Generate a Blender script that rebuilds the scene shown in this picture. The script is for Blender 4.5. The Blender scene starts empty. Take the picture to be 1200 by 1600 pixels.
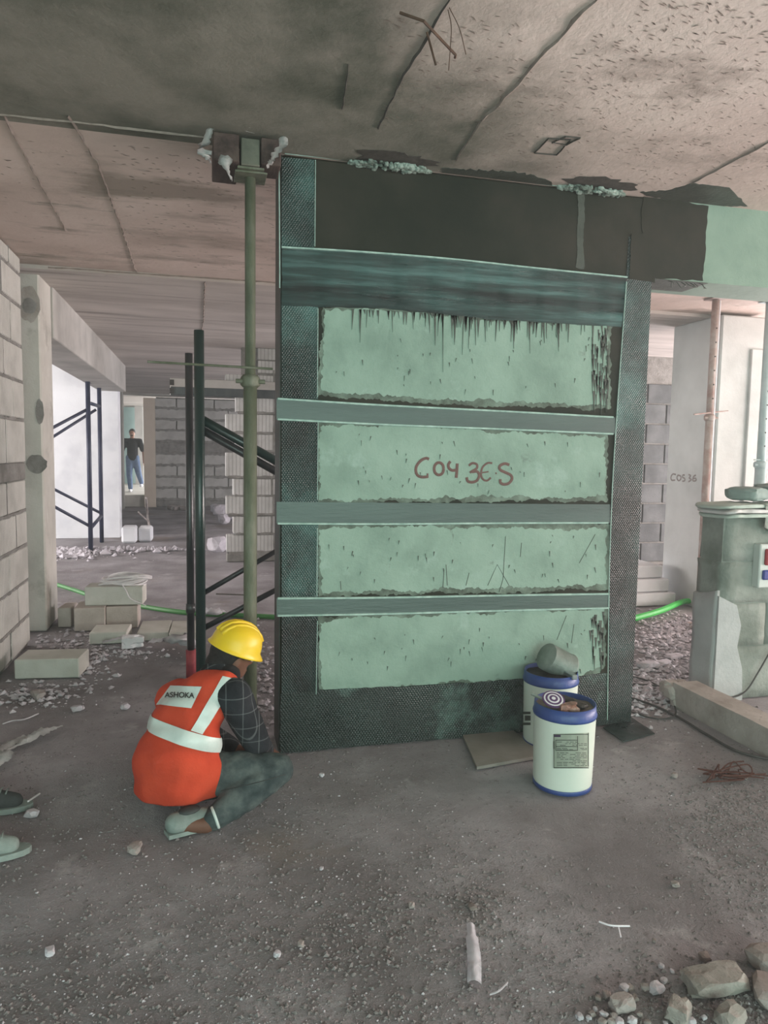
import bpy, bmesh, math, random
from mathutils import Vector, Matrix, noise
from mathutils.bvhtree import BVHTree
random.seed(7)
sc = bpy.context.scene
C = sc.collection
# ------------------------------------------------------------------ camera
FPX, CAMZ = 1110.0, 1.5
yaw, pit, rol = math.radians(14.41), math.radians(4.87), math.radians(-.915)
fw = Vector((math.sin(yaw)*math.cos(pit), math.cos(yaw)*math.cos(pit), -math.sin(pit)))
_rt = Vector((math.cos(yaw), -math.sin(yaw), 0)); _dn = fw.cross(_rt)
RT = math.cos(rol)*_rt + math.sin(rol)*_dn
DN = -math.sin(rol)*_rt + math.cos(rol)*_dn
UP = -DN
O = Vector((0, 0, CAMZ))
cd = bpy.data.cameras.new('camera'); cam = bpy.data.objects.new('camera', cd); C.objects.link(cam)
cd.sensor_fit = 'VERTICAL'; cd.sensor_height = 24.0; cd.lens = 24.0*FPX/1600; cd.clip_start = .05; cd.clip_end = 300
M = Matrix((RT, UP, -fw)).transposed().to_4x4(); M.translation = O
cam.matrix_world = M; sc.camera = cam
# ------------------------------------------------------------------ world, lights, exposure
w = bpy.data.worlds.new('world'); sc.world = w; w.use_nodes = True
bg = w.node_tree.nodes['Background']; bg.inputs[0].default_value = (.86, .94, 1, 1); bg.inputs[1].default_value = 1.25
def area(name, loc, target, sx, sy, col, power):
    l = bpy.data.lights.new(name, 'AREA'); l.shape = 'RECTANGLE'; l.size = sx; l.size_y = sy; l.color = col; l.energy = power
    o = bpy.data.objects.new(name, l); C.objects.link(o); o.location = loc
    o.rotation_euler = (Vector(target)-Vector(loc)).to_track_quat('-Z', 'Y').to_euler(); return o
# daylight through the green debris netting on the open facade behind the photographer
area('netting_daylight', (.2, -5.2, 1.5), (.2, 3.4, 1.4), 9, 2.5, (.66, 1.0, .84), 250)
# daylight thrown up by the bright ground outside the open sides of the floor plate
area('right_bay_daylight', (9.3, 1.6, .9), (1.5, 1.4, 2.9), 8, 1.6, (1, .83, .77), 620)
area('right_far_bay_daylight', (9.3, 9, .9), (0, 5.5, 2.7), 7, 1.6, (1, .93, .95), 900)
area('left_bay_daylight', (-6.5, 9.2, 1.5), (-2.5, 12.2, 1.4), 4, 2.4, (.88, .93, 1), 60)
area('left_bay_floor_daylight', (-8, 8.6, 2.2), (1.5, 8.4, 0), 4, 1.2, (1, .92, .88), 430)
area('far_room_daylight', (1.6, 22.2, 1.7), (-2, 21.2, 1.0), 4, 2, (1, 1, 1), 300)
vs = sc.view_settings
vs.view_transform = 'Standard'; vs.look = 'None'; vs.exposure = 0.55; vs.gamma = 1; vs.use_curve_mapping = False
# ------------------------------------------------------------------ pixel helpers
def ray(px, py): return (px-600)/FPX*RT + (py-800)/FPX*DN + fw
def at(px, py, ax, v):
    d = ray(px, py); return O + d*((v-O[ax])/d[ax])
def X_(px, py, v): return at(px, py, 0, v)
def Y_(px, py, v): return at(px, py, 1, v)
def Z_(px, py, v=0.): return at(px, py, 2, v)
def D_(px, py, d): return O + ray(px, py)*d
# ------------------------------------------------------------------ mesh helpers
def box(bm, x0, x1, y0, y1, z0, z1):
    v = [bm.verts.new((x, y, z)) for z in (z0, z1) for y in (y0, y1) for x in (x0, x1)]
    for f in ((0,2,3,1), (4,5,7,6), (0,1,5,4), (2,6,7,3), (0,4,6,2), (1,3,7,5)): bm.faces.new([v[i] for i in f])
    return v
def bev(bm, w, seg=1):
    bmesh.ops.bevel(bm, geom=bm.edges[:], offset=w, segments=seg, affect='EDGES', profile=.6); return bm
def BM(*a, bevel=0):
    bm = bmesh.new()
    if a: box(bm, *a)
    if bevel: bev(bm, bevel)
    return bm
def tube(bm, pts, r, seg=8, flat=None):
    pts = [Vector(p) for p in pts]; n = len(pts)
    rs = r if isinstance(r, (list, tuple)) else [r]*n
    prev = None; rings = []
    for i, p in enumerate(pts):
        t = (pts[min(i+1, n-1)]-pts[max(i-1, 0)]).normalized()
        if prev is None:
            a = Vector((0, 0, 1)) if abs(t.z) < .9 else Vector((1, 0, 0)); u = a.cross(t).normalized()
        else: u = (prev - t*prev.dot(t)).normalized()
        prev = u; v = t.cross(u); k = flat or 1
        rings.append([bm.verts.new(p + rs[i]*(math.cos(2*math.pi*j/seg)*u + k*math.sin(2*math.pi*j/seg)*v)) for j in range(seg)])
    for a, b in zip(rings, rings[1:]):
        for j in range(seg): bm.faces.new((a[j], a[(j+1) % seg], b[(j+1) % seg], b[j]))
    bm.faces.new(rings[0][::-1]); bm.faces.new(rings[-1]); return bm
def TB(pts, r, seg=8, flat=None): return tube(bmesh.new(), pts, r, seg, flat)
def curve(pts, n=8):
    pts = [Vector(p) for p in pts]; out = []
    P = [pts[0]*2-pts[1]] + pts + [pts[-1]*2-pts[-2]]
    for i in range(1, len(P)-2):
        a, b, c, d = P[i-1:i+3]
        for k in range(n):
            t = k/n
            out.append(.5*((2*b)+(c-a)*t+(2*a-5*b+4*c-d)*t*t+(3*b-a-3*c+d)*t**3))
    out.append(pts[-1]); return out
def lathe(bm, prof, seg=28, mat=None):
    rings = []
    for r, z in prof:
        rings.append([bm.verts.new((r*math.cos(2*math.pi*j/seg), r*math.sin(2*math.pi*j/seg), z)) for j in range(seg)])
    for a, b in zip(rings, rings[1:]):
        for j in range(seg): bm.faces.new((a[j], a[(j+1) % seg], b[(j+1) % seg], b[j]))
    if prof[0][0] > 1e-4: bm.faces.new(rings[0][::-1])
    if prof[-1][0] > 1e-4: bm.faces.new(rings[-1])
    if mat: bmesh.ops.transform(bm, matrix=mat, verts=[v for r in rings for v in r])
    return bm
def rock(bm, loc, size, seed, sub=2, amp=.35, mat=None):
    r = bmesh.ops.create_icosphere(bm, subdivisions=sub, radius=1)['verts']
    s = Vector((seed*3.7, seed*1.3, seed*.7))
    for v in r:
        n = v.co.normalized(); k = 1+amp*noise.noise(n*1.3+s)*1.6+amp*.4*noise.noise(n*3.5+s)
        q = n*k
        for ax in range(3): q[ax] = max(-.78, min(.78, q[ax]))
        v.co = Vector((q.x*size[0], q.y*size[1], q.z*size[2]))
    if mat: bmesh.ops.transform(bm, matrix=mat, verts=r)
    bmesh.ops.translate(bm, vec=Vector(loc), verts=r); return bm
def ell(bm, c, a, b, cc, sub=3):
    r = bmesh.ops.create_icosphere(bm, subdivisions=sub, radius=1)['verts']
    for v in r: v.co = Vector(c) + a*v.co.x + b*v.co.y + cc*v.co.z
    return bm
def caps(bm, p0, r0, p1, r1):
    p0, p1 = Vector(p0), Vector(p1)
    n = max(2, int((p1-p0).length/(min(r0, r1)*.45))+1)
    for i in range(n+1):
        t = i/n; r = bmesh.ops.create_icosphere(bm, subdivisions=2, radius=r0+(r1-r0)*t)['verts']
        bmesh.ops.translate(bm, vec=p0.lerp(p1, t), verts=r)
def chain(bm, *pr):
    for (p, r), (q, s) in zip(pr, pr[1:]): caps(bm, p, r, q, s)
def remesh(bm, vox=.012, it=6, fac=.5):
    me = bpy.data.meshes.new('tmp'); bm.to_mesh(me); bm.free()
    o = bpy.data.objects.new('tmp', me); C.objects.link(o)
    m = o.modifiers.new('r', 'REMESH'); m.mode = 'VOXEL'; m.voxel_size = vox
    s = o.modifiers.new('s', 'SMOOTH'); s.iterations = it; s.factor = fac
    dg = bpy.context.evaluated_depsgraph_get(); dg.update()
    out = bmesh.new(); em = o.evaluated_get(dg).to_mesh(); out.from_mesh(em); o.evaluated_get(dg).to_mesh_clear()
    bpy.data.objects.remove(o); bpy.data.meshes.remove(me); return out
WL = {}
def obj(name, bm, mat, parent=None, smooth=False, base=True):
    me = bpy.data.meshes.new(name)
    if isinstance(bm, bmesh.types.BMesh):
        bmesh.ops.recalc_face_normals(bm, faces=bm.faces[:])
        lo = Vector([min(v.co[i] for v in bm.verts) for i in range(3)]); hi = Vector([max(v.co[i] for v in bm.verts) for i in range(3)])
        c = Vector(((lo.x+hi.x)/2, (lo.y+hi.y)/2, lo.z)) if base else Vector()
        bmesh.ops.translate(bm, vec=-c, verts=bm.verts[:])
        bm.to_mesh(me); bm.free()
    me.materials.append(mat)
    if smooth:
        for p in me.polygons: p.use_smooth = True
    o = bpy.data.objects.new(name, me); C.objects.link(o)
    o.parent = parent; o.location = c - (WL[parent] if parent else Vector()); WL[o] = c
    return o
def thing(name, loc, label, cat, group=None):
    o = bpy.data.objects.new(name, None); C.objects.link(o); o.location = loc; WL[o] = Vector(loc); o.empty_display_size = .1
    return T(o, label, cat, group)
def T(o, label=None, cat=None, group=None, kind=None):
    if label: o['label'] = label
    if cat: o['category'] = cat
    if group: o['group'] = group
    if kind: o['kind'] = kind
    return o
def S(o, label=None, cat=None): return T(o, label, cat, None, 'structure')
def dup(src, loc, parent=None, rot=None, scale=None):
    o = src.copy(); C.objects.link(o); o.parent = parent
    o.location = Vector(loc) - (WL[parent] if parent else Vector()); WL[o] = Vector(loc)
    if rot is not None: o.rotation_euler = rot
    if scale is not None: o.scale = scale
    return o
# ------------------------------------------------------------------ materials
def mat(name, cols, scale=3., rough=.85, bump=.3, bscale=40., spec=.3, metal=0., coords='Object', stretch=None, extra=None, stain=None):
    """cols: list of colours blended by fractal noise; stain=(colour, scale, threshold)"""
    m = bpy.data.materials.new(name); m.use_nodes = True; nt = m.node_tree; N = nt.nodes; L = nt.links
    b = N['Principled BSDF']; b.inputs['Roughness'].default_value = rough; b.inputs['Metallic'].default_value = metal
    b.inputs['Specular IOR Level'].default_value = spec
    tc = N.new('ShaderNodeTexCoord'); src = tc.outputs['Object']
    if coords == 'World':
        g = N.new('ShaderNodeNewGeometry'); src = g.outputs['Position']
    elif coords == 'Random':
        oi = N.new('ShaderNodeObjectInfo'); va = N.new('ShaderNodeVectorMath'); va.operation = 'ADD'
        sc_ = N.new('ShaderNodeVectorMath'); sc_.operation = 'SCALE'; cx = N.new('ShaderNodeCombineXYZ')
        L.new(oi.outputs['Random'], cx.inputs[0]); L.new(oi.outputs['Random'], cx.inputs[1]); L.new(cx.outputs[0], sc_.inputs[0]); sc_.inputs['Scale'].default_value = 57
        L.new(src, va.inputs[0]); L.new(sc_.outputs[0], va.inputs[1]); src = va.outputs[0]
    if stretch:
        mp = N.new('ShaderNodeMapping'); mp.inputs['Scale'].default_value = stretch; L.new(src, mp.inputs[0]); src = mp.outputs[0]
    def nz(s, det=6., rg=.6):
        n = N.new('ShaderNodeTexNoise'); n.inputs['Scale'].default_value = s; n.inputs['Detail'].default_value = det; n.inputs['Roughness'].default_value = rg
        L.new(src, n.inputs['Vector']); return n.outputs['Fac']
    r = N.new('ShaderNodeValToRGB'); L.new(nz(scale), r.inputs[0]); e = r.color_ramp.elements
    k = len(cols)
    for i in range(k-2): e.new(.5)
    for i in range(k):
        e[i].position = .5 if k == 1 else .34+.32*i/(k-1); e[i].color = (*cols[i], 1)
    if k == 1: e[1].color = (*cols[0], 1)
    col = r.outputs[0]
    def mix(fac, c2, mode='MIX'):
        nonlocal col
        x = N.new('ShaderNodeMix'); x.data_type = 'RGBA'; x.blend_type = mode
        if isinstance(fac, float): x.inputs[0].default_value = fac
        else: L.new(fac, x.inputs[0])
        L.new(col, x.inputs[6])
        if isinstance(c2, tuple): x.inputs[7].default_value = (*c2, 1)
        else: L.new(c2, x.inputs[7])
        col = x.outputs[2]
    def ramp(v, a, b_):
        q = N.new('ShaderNodeMapRange'); q.inputs[1].default_value = a; q.inputs[2].default_value = b_; L.new(v, q.inputs[0]); return q.outputs[0]
    for st in (stain or []):
        n = N.new('ShaderNodeTexNoise'); n.inputs['Scale'].default_value = st[1]; n.inputs['Detail'].default_value = 7; n.inputs['Roughness'].default_value = .65
        if len(st) > 3:
            mp = N.new('ShaderNodeMapping'); mp.inputs['Scale'].default_value = st[3]; L.new(src, mp.inputs[0]); L.new(mp.outputs[0], n.inputs['Vector'])
        else: L.new(src, n.inputs['Vector'])
        mix(ramp(n.outputs['Fac'], st[2], st[2]+.1), st[0])
    h = nz(bscale, 8., .65)
    ctx = dict(N=N, L=L, src=src, mix=mix, ramp=ramp, nz=nz, b=b, h=h)
    if extra: h = extra(ctx) or h
    L.new(col, b.inputs['Base Color'])
    if bump:
        bp = N.new('ShaderNodeBump'); bp.inputs['Strength'].default_value = bump; bp.inputs['Distance'].default_value = .02
        L.new(h, bp.inputs['Height']); L.new(bp.outputs[0], b.inputs['Normal'])
    return m
def math_(ctx, op, a, b_):
    n = ctx['N'].new('ShaderNodeMath'); n.operation = op
    for i, x in enumerate((a, b_)):
        if isinstance(x, (int, float)): n.inputs[i].default_value = x
        else: ctx['L'].new(x, n.inputs[i])
    return n.outputs[0]
def grooves(axis, freq, depth=.5, dark=(.25, .24, .23)):
    def f(ctx):
        N, L = ctx['N'], ctx['L']; wv = N.new('ShaderNodeTexWave'); wv.wave_type = 'BANDS'; wv.bands_direction = axis
        wv.inputs['Scale'].default_value = freq; wv.inputs['Distortion'].default_value = .6; wv.inputs['Detail Scale'].default_value = 1.
        L.new(ctx['src'], wv.inputs['Vector'])
        g = ctx['ramp'](wv.outputs['Fac'], .22, .02)
        ctx['mix'](math_(ctx, 'MULTIPLY', g, depth), dark)
        return math_(ctx, 'SUBTRACT', math_(ctx, 'MULTIPLY', ctx['h'], .5), g)
    return f
def weave(fx, fz, amp=1.):
    def f(ctx):
        N, L = ctx['N'], ctx['L']; out = None
        for ang, s in ((fx, fz), (-fx, fz)):
            mp = N.new('ShaderNodeMapping'); mp.inputs['Rotation'].default_value = (0, ang, 0); L.new(ctx['src'], mp.inputs[0])
            wv = N.new('ShaderNodeTexWave'); wv.bands_direction = 'X'; wv.inputs['Scale'].default_value = s; L.new(mp.outputs[0], wv.inputs['Vector'])
            out = wv.outputs['Fac'] if out is None else math_(ctx, 'MULTIPLY', out, wv.outputs['Fac'])
        rr = ctx['ramp'](ctx['nz'](5., 5.), .35, .65)
        q = N.new('ShaderNodeMapRange'); q.inputs[3].default_value = .18; q.inputs[4].default_value = .55; L.new(rr, q.inputs[0]); L.new(q.outputs[0], ctx['b'].inputs['Roughness'])
        return math_(ctx, 'ADD', math_(ctx, 'MULTIPLY', out, amp), math_(ctx, 'MULTIPLY', ctx['h'], .6))
    return f
m_floor = mat('dusty_floor', [(.225, .208, .215), (.31, .292, .304), (.405, .385, .405)], 1.6, .95, .9, 26, .1, coords='World',
              stain=[((.18, .166, .17), 42., .60), ((.46, .44, .46), 65., .63), ((.275, .24, .22), .55, .56), ((.47, .45, .465), 3.1, .60), ((.19, .175, .168), 9., .63)], extra=lambda c: math_(c, 'ADD', math_(c, 'MULTIPLY', c['h'], .6), math_(c, 'MULTIPLY', c['nz'](120., 4., .7), .45)))
m_fcl = mat('ceiling_concrete_lit', [(.46, .37, .325), (.58, .475, .425), (.66, .55, .50)], 1.1, .9, .25, 25, .2, coords='World',
            stain=[((.33, .275, .235), 1.0, .53, (.6, 1.6, 1)), ((.24, .215, .18), 2.4, .60, (.5, 2, 1)), ((.70, .60, .55), 3.4, .64, (.4, 2.4, 1)), ((.30, .25, .21), 14., .66)])
m_fcd = mat('ceiling_concrete_dark', [(.13, .135, .105), (.20, .195, .16), (.30, .275, .24)], 1.3, .9, .3, 25, .2, coords='World',
            stain=[((.09, .10, .07), 1.7, .57), ((.30, .25, .215), 1.1, .58)])  # dark greenish counterpart of the lit soffit concrete
def near_ceiling():
    # greenish staining over the left bay; lit pinkish tone on the right is put into the colour
    def f(ctx):
        N, L = ctx['N'], ctx['L']; sp = N.new('ShaderNodeSeparateXYZ'); L.new(ctx['src'], sp.inputs[0])
        a = math_(ctx, 'ADD', math_(ctx, 'MULTIPLY', sp.outputs[0], .55), math_(ctx, 'MULTIPLY', sp.outputs[1], -.30))
        n = math_(ctx, 'MULTIPLY', ctx['nz'](1.2, 7.), 1.5)
        k = ctx['ramp'](math_(ctx, 'ADD', a, n), .85, .25)
        n2 = N.new('ShaderNodeValToRGB'); L.new(ctx['nz'](2.6, 8.), n2.inputs[0]); e = n2.color_ramp.elements
        e[0].position = .36; e[0].color = (.11, .115, .09, 1); e[1].position = .66; e[1].color = (.25, .235, .20, 1)
        ctx['mix'](k, n2.outputs[0])
    return f
m_near = mat('ceiling_concrete_near', [(.50, .415, .375), (.60, .505, .46), (.67, .58, .53)], 1.2, .9, .3, 25, .2, coords='World',
             stain=[((.40, .335, .30), 1.7, .55, (.7, 1.4, 1)), ((.36, .30, .26), 16., .66)], extra=near_ceiling())
m_far = mat('far_ceiling_concrete', [(.40, .36, .335), (.48, .44, .41), (.56, .51, .475)], 1.4, .9, .2, 25, .2, coords='World', stretch=(.5, 1.4, 1), stain=[((.31, .28, .26), 2.2, .55, (.3, 2.2, 1)), ((.58, .53, .49), 4.5, .64, (.3, 2.6, 1)), ((.25, .23, .21), 9., .66)])
m_conc = mat('grey_concrete', [(.42, .405, .37), (.50, .485, .44), (.56, .54, .50)], 2.2, .85, .2, 30, .25, coords='World', stain=[((.36, .345, .31), 3., .58), ((.58, .565, .53), 6., .64, (1, 1, .3))])
m_beam = mat('beam_concrete', [(.30, .29, .27), (.38, .365, .34), (.43, .415, .39)], 2.0, .85, .2, 30, .25, coords='World')
m_plast = mat('white_plaster', [(.66, .67, .70), (.76, .77, .79), (.80, .81, .83)], 2.5, .85, .2, 22, .25, coords='World')
m_block = mat('aac_block', [(.44, .435, .40), (.53, .525, .485), (.60, .59, .55)], 4., .95, .25, 60, .1, coords='Random', extra=grooves('Y', 8.5, .75))
m_blockx = mat('aac_block_scored', [(.46, .455, .44), (.54, .535, .52), (.60, .595, .58)], 4., .95, .25, 60, .1, coords='Random', extra=grooves('X', 6.5, .6))
m_blockp = mat('aac_block_plain', [(.38, .375, .355), (.46, .455, .43), (.52, .51, .49)], 4., .95, .25, 50, .1, coords='Random')
m_blockk = mat('dark_block', [(.085, .090, .092), (.115, .122, .124), (.15, .157, .158)], 4., .95, .25, 50, .1, coords='Random')
m_blockl = mat('aac_block_loose', [(.52, .52, .47), (.60, .60, .55), (.66, .65, .61)], 5., .95, .25, 60, .1, coords='Random')
m_blockd = mat('dusty_block', [(.42, .37, .33), (.50, .45, .41), (.58, .52, .48)], 5., .95, .25, 60, .1, coords='Random')
m_mort = mat('mortar', [(.18, .175, .16), (.245, .235, .22), (.30, .29, .275)], 9., .95, .6, 40, .1, coords='World')
m_epoxy = mat('epoxy_coat', [(.010, .014, .008), (.018, .020, .013), (.032, .029, .021)], 2.2, .6, .12, 18, .2, coords='World', stain=[((.07, .075, .06), 22., .70)])
m_side = mat('epoxy_side', [(.02, .026, .022), (.04, .046, .04)], 4, .5, .2, 25, .4)
m_bare = mat('primed_concrete', [(.185, .27, .22), (.235, .335, .275), (.275, .38, .315)], 3.2, .7, .25, 22, .35, coords='World',
             stain=[((.10, .12, .10), 15., .70, (1, 1, .35)), ((.30, .405, .35), 4., .60), ((.15, .20, .165), 7., .66)])
m_carb = mat('carbon_fabric', [(.008, .015, .014), (.026, .054, .050), (.085, .18, .165)], 1.9, .35, .6, 60, .6, coords='World', extra=weave(.6, 30.))  # teal blotches put the resin's reflected sheen into the base colour
m_carbh = mat('carbon_fabric_horizontal', [(.010, .022, .021), (.035, .075, .070), (.10, .20, .19)], 6, .33, .5, 50, .6, coords='World', stretch=(.25, 1, 3.5), extra=weave(1.45, 28.))  # brighter teal streaks are glossy sheen painted into the fabric colour
m_band = mat('carbon_band', [(.040, .068, .060), (.062, .10, .088)], 4, .42, .2, 40, .6, coords='World', stretch=(.3, 1, 2))
m_base = mat('base_carbon', [(.010, .016, .014), (.022, .034, .030)], 6, .4, .4, 40, .5, coords='World', extra=weave(.6, 26., .6),
             stain=[((.075, .125, .108), 2.2, .54), ((.15, .22, .19), 15., .66)])
m_halo = mat('thin_epoxy_smear', [(.05, .062, .048), (.11, .145, .115), (.17, .23, .185)], 11, .6, .3, 40, .3)
m_thread = mat('pale_thread', [(.24, .36, .32), (.42, .56, .50)], 20, .6, .2, 60)
m_smear = mat('epoxy_smear', [(.040, .048, .038), (.075, .085, .070)], 8, .5, .3, 40, .4)
m_ink = mat('brown_paint', [(.115, .062, .055), (.16, .09, .08)], 30, .7, .1)
m_ink2 = mat('faded_paint', [(.28, .25, .24)], 30, .8, .1)
m_dark = mat('dark_mark', [(.05, .045, .04), (.09, .08, .07)], 20, .9, .2)
m_spal = mat('spalled_mortar', [(.10, .12, .10), (.24, .30, .26), (.38, .46, .41)], 14, .95, .8, 35, .1)
m_beamg = mat('primed_beam', [(.17, .25, .20), (.22, .31, .25), (.26, .35, .285)], 2.2, .75, .2, 25, .3, coords='World')
m_tubeb = mat('black_tube', [(.012, .014, .018), (.03, .032, .036), (.06, .06, .062)], 6, .33, .15, 30, .6, stretch=(1, 1, .3))
m_tubeg = mat('dark_green_tube', [(.012, .030, .028), (.02, .05, .046)], 6, .28, .1, 30, .7, stretch=(1, 1, .3))
m_navy = mat('navy_tube', [(.018, .022, .05), (.04, .045, .085)], 8, .4, .1)
m_prop = mat('prop_green', [(.06, .068, .042), (.10, .11, .072), (.165, .168, .128)], 9, .6, .35, 40, .4, stretch=(1, 1, .35), stain=[((.22, .30, .26), 5, .65)])
m_propr = mat('prop_rusty', [(.26, .15, .13), (.36, .28, .25), (.46, .42, .40)], 5, .7, .2, 40)
m_propw = mat('prop_pale', [(.30, .40, .40), (.42, .50, .50)], 5, .6, .2, 40)
m_red = mat('red_sleeve', [(.25, .03, .045), (.42, .08, .09)], 14, .6, .2)
m_rust = mat('rust', [(.05, .03, .02), (.10, .055, .035)], 20, .85, .3)
m_rustr = mat('red_wire', [(.075, .03, .024), (.12, .05, .04)], 20, .8, .2)
m_wood = mat('brown_timber', [(.035, .022, .020), (.07, .045, .040), (.10, .07, .06)], 6, .75, .3, 30, .3, stretch=(3, .6, 3))
m_woodl = mat('pale_timber', [(.10, .10, .08), (.17, .165, .13)], 8, .8, .2, 30)
m_cloth = mat('dirty_cloth', [(.50, .49, .48), (.66, .65, .64), (.78, .76, .76)], 6, .95, .5, 25, .1)
m_white = mat('white_foam', [(.80, .78, .83), (.90, .88, .93)], 9, .8, .2, 40)
m_plas = mat('white_plastic', [(.66, .65, .68), (.84, .83, .86)], 5, .45, .25, 20)
m_stone = mat('rubble', [(.24, .205, .19), (.32, .285, .27), (.41, .37, .36)], 6., .95, .6, 30, .1, coords='Random')
m_grit = mat('grit', [(.17, .155, .15), (.27, .25, .25)], 30, .95, .2, 30, .1)
m_stone2 = mat('pale_rubble', [(.42, .395, .42), (.54, .51, .545), (.64, .61, .65)], 6., .95, .5, 30, .1, coords='Random')
m_rockg = mat('greenish_rock', [(.23, .21, .19), (.31, .29, .265), (.39, .37, .34)], 7., .95, .7, 22, .1)
m_pail = mat('white_pail', [(.62, .68, .60), (.68, .74, .66)], 3, .45, .05, 20, .5, stain=[((.42, .44, .37), 6, .70, (1.5, 1.5, .25))])
m_blue = mat('blue_rim', [(.022, .05, .19), (.035, .075, .26)], 6, .4, .15, 30, .5, stain=[((.05, .05, .06), 9, .66)])
m_paste = mat('grey_paste', [(.16, .14, .115), (.26, .235, .20)], 9, .9, .6, 30)
m_gunk = mat('dark_gunk', [(.02, .018, .016), (.05, .045, .04)], 9, .6, .5, 30)
m_label = mat('label_paper', [(.50, .55, .46), (.58, .63, .54)], 6, .7, .05)
m_print = mat('label_ink', [(.11, .12, .10)], 6, .7, 0)
m_purple = mat('label_header', [(.10, .05, .13)], 6, .7, 0)
m_tin = mat('tin', [(.17, .20, .175), (.28, .32, .29)], 9, .5, .3, 30, .5, metal=.3)
m_metal = mat('bright_metal', [(.45, .52, .52)], 9, .3, .1, 30, .5, metal=.8)
m_bronze = mat('crumpled_foil', [(.10, .05, .035), (.26, .13, .09), (.45, .36, .30)], 18, .4, .6, 30, .6)
m_board = mat('cement_board', [(.20, .185, .165), (.27, .25, .225)], 5, .9, .25, 40)
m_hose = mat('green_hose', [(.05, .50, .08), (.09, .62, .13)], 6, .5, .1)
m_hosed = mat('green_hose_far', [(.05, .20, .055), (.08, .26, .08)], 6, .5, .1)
m_cable = mat('black_cable', [(.045, .045, .045), (.08, .078, .075)], 9, .6, .1)
m_wire = mat('white_wire', [(.66, .63, .65), (.80, .78, .79)], 9, .5, .1)
m_sack = mat('woven_sack', [(.40, .47, .42), (.52, .60, .54)], 6, .85, .4, 40)
m_bag = mat('cement_bag', [(.20, .27, .25), (.30, .38, .355)], 5, .7, .3, 30)
m_pier = mat('rendered_blockwork', [(.17, .20, .175), (.24, .275, .245), (.31, .345, .315)], 4.5, .95, .6, 22, .1, coords='World')
m_pierl = mat('render_smear', [(.34, .37, .365), (.42, .45, .445)], 5, .9, .4, 25)
m_kerb = mat('kerb_concrete', [(.31, .28, .25), (.39, .36, .33), (.46, .43, .40)], 5, .95, .5, 30, .1, coords='World')
m_elec = mat('grey_panel', [(.50, .56, .53)], 5, .5, 0)
m_ered = mat('red_socket', [(.30, .03, .04)], 5, .5, 0)
m_eblue = mat('blue_socket', [(.03, .05, .22)], 5, .5, 0)
m_teal = mat('teal_wall', [(.26, .37, .35), (.34, .46, .43)], 2, .8, .1)
m_cream = mat('cream_plaster', [(.60, .52, .43), (.68, .60, .51)], 3, .85, .2)
m_colr = mat('hazy_concrete', [(.46, .48, .47), (.54, .56, .55), (.60, .62, .61)], 1.8, .85, .2, 22, .25, coords='World')
m_skin = mat('skin', [(.12, .055, .035), (.16, .08, .055)], 8, .6, .05)
m_skinl = mat('skin_light', [(.30, .165, .115), (.36, .20, .15)], 8, .6, .05)
m_hair = mat('black_hair', [(.008, .007, .007), (.02, .018, .017)], 40, .6, .4, 90)
m_vest = mat('orange_mesh_vest', [(.46, .046, .020), (.56, .068, .030)], 5, .85, .35, 14, .2)
m_refl = mat('reflective_tape', [(.50, .58, .55), (.62, .70, .66)], 9, .35, .15, 30, .6)
m_pipe = mat('vest_piping', [(.05, .045, .045)], 9, .8, 0)
def plaid(ctx):
    N, L = ctx['N'], ctx['L']
    for ax in ('X', 'Z', 'Y'):
        wv = N.new('ShaderNodeTexWave'); wv.bands_direction = ax; wv.inputs['Scale'].default_value = 4.6; wv.inputs['Distortion'].default_value = .3; L.new(ctx['src'], wv.inputs['Vector'])
        ctx['mix'](math_(ctx, 'MULTIPLY', ctx['ramp'](wv.outputs['Fac'], .985, 1.), .30), (.25, .27, .27))
m_shirt = mat('plaid_shirt', [(.016, .018, .021), (.03, .033, .038)], 6, .95, .3, 25, .1, extra=plaid)
m_jean = mat('grey_jeans', [(.035, .048, .050), (.065, .083, .083), (.115, .135, .13)], 14, .95, .35, 25, .1)
m_shoe = mat('dusty_shoe', [(.16, .20, .185), (.27, .32, .295)], 9, .9, .3, 30)
m_shoed = mat('dark_shoe', [(.025, .028, .028), (.06, .066, .065)], 9, .8, .3, 30)
m_hat = mat('yellow_plastic', [(.72, .48, .012), (.78, .54, .02)], 4, .38, .03, 20, .5)
m_black = mat('black_tee', [(.012, .011, .013), (.02, .019, .021)], 9, .95, .2)
m_bjean = mat('blue_jeans', [(.10, .15, .26), (.16, .22, .34)], 12, .95, .3)
m_hack = mat('chipped_recess', [(.20, .16, .14), (.30, .25, .22)], 20, .95, .2)
# ------------------------------------------------------------------ structure: floor, ceiling
CZ = 2.86                      # slab soffit
YP, XL, XR = 3.419, .365, 2.326  # wrapped wall: front plane, left and right ends
def fh(x, y):
    k = max(0., min(1., (7-y)/4))
    return k*.6*(.010*noise.noise(Vector((x*1.3, y*1.3, 3))) + .006*noise.noise(Vector((x*4.5, y*4.5, 8))) + .0035*noise.noise(Vector((x*13, y*13, 1))))-.006
def grid(xs, ys, zf):
    bm = bmesh.new(); vv = [[bm.verts.new((x, y, zf(x, y))) for x in xs] for y in ys]
    for j in range(len(ys)-1):
        for i in range(len(xs)-1): bm.faces.new((vv[j][i], vv[j][i+1], vv[j+1][i+1], vv[j+1][i]))
    return bm
xs = [-10, -7, -5, -3.5, -2.6] + [-2+.035*i for i in range(172)] + [4.6, 5.6, 7, 9, 10.5]
ys = [-6, -4, -2, -.5, .4] + [.8+.035*i for i in range(120)] + [5.3, 5.8, 6.5, 8, 10, 13, 17, 22, 30]
bm = grid(xs, ys, fh)
S(obj('floor', bm, m_floor, smooth=True), 'dusty grey concrete floor strewn with grit', 'floor')
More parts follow.
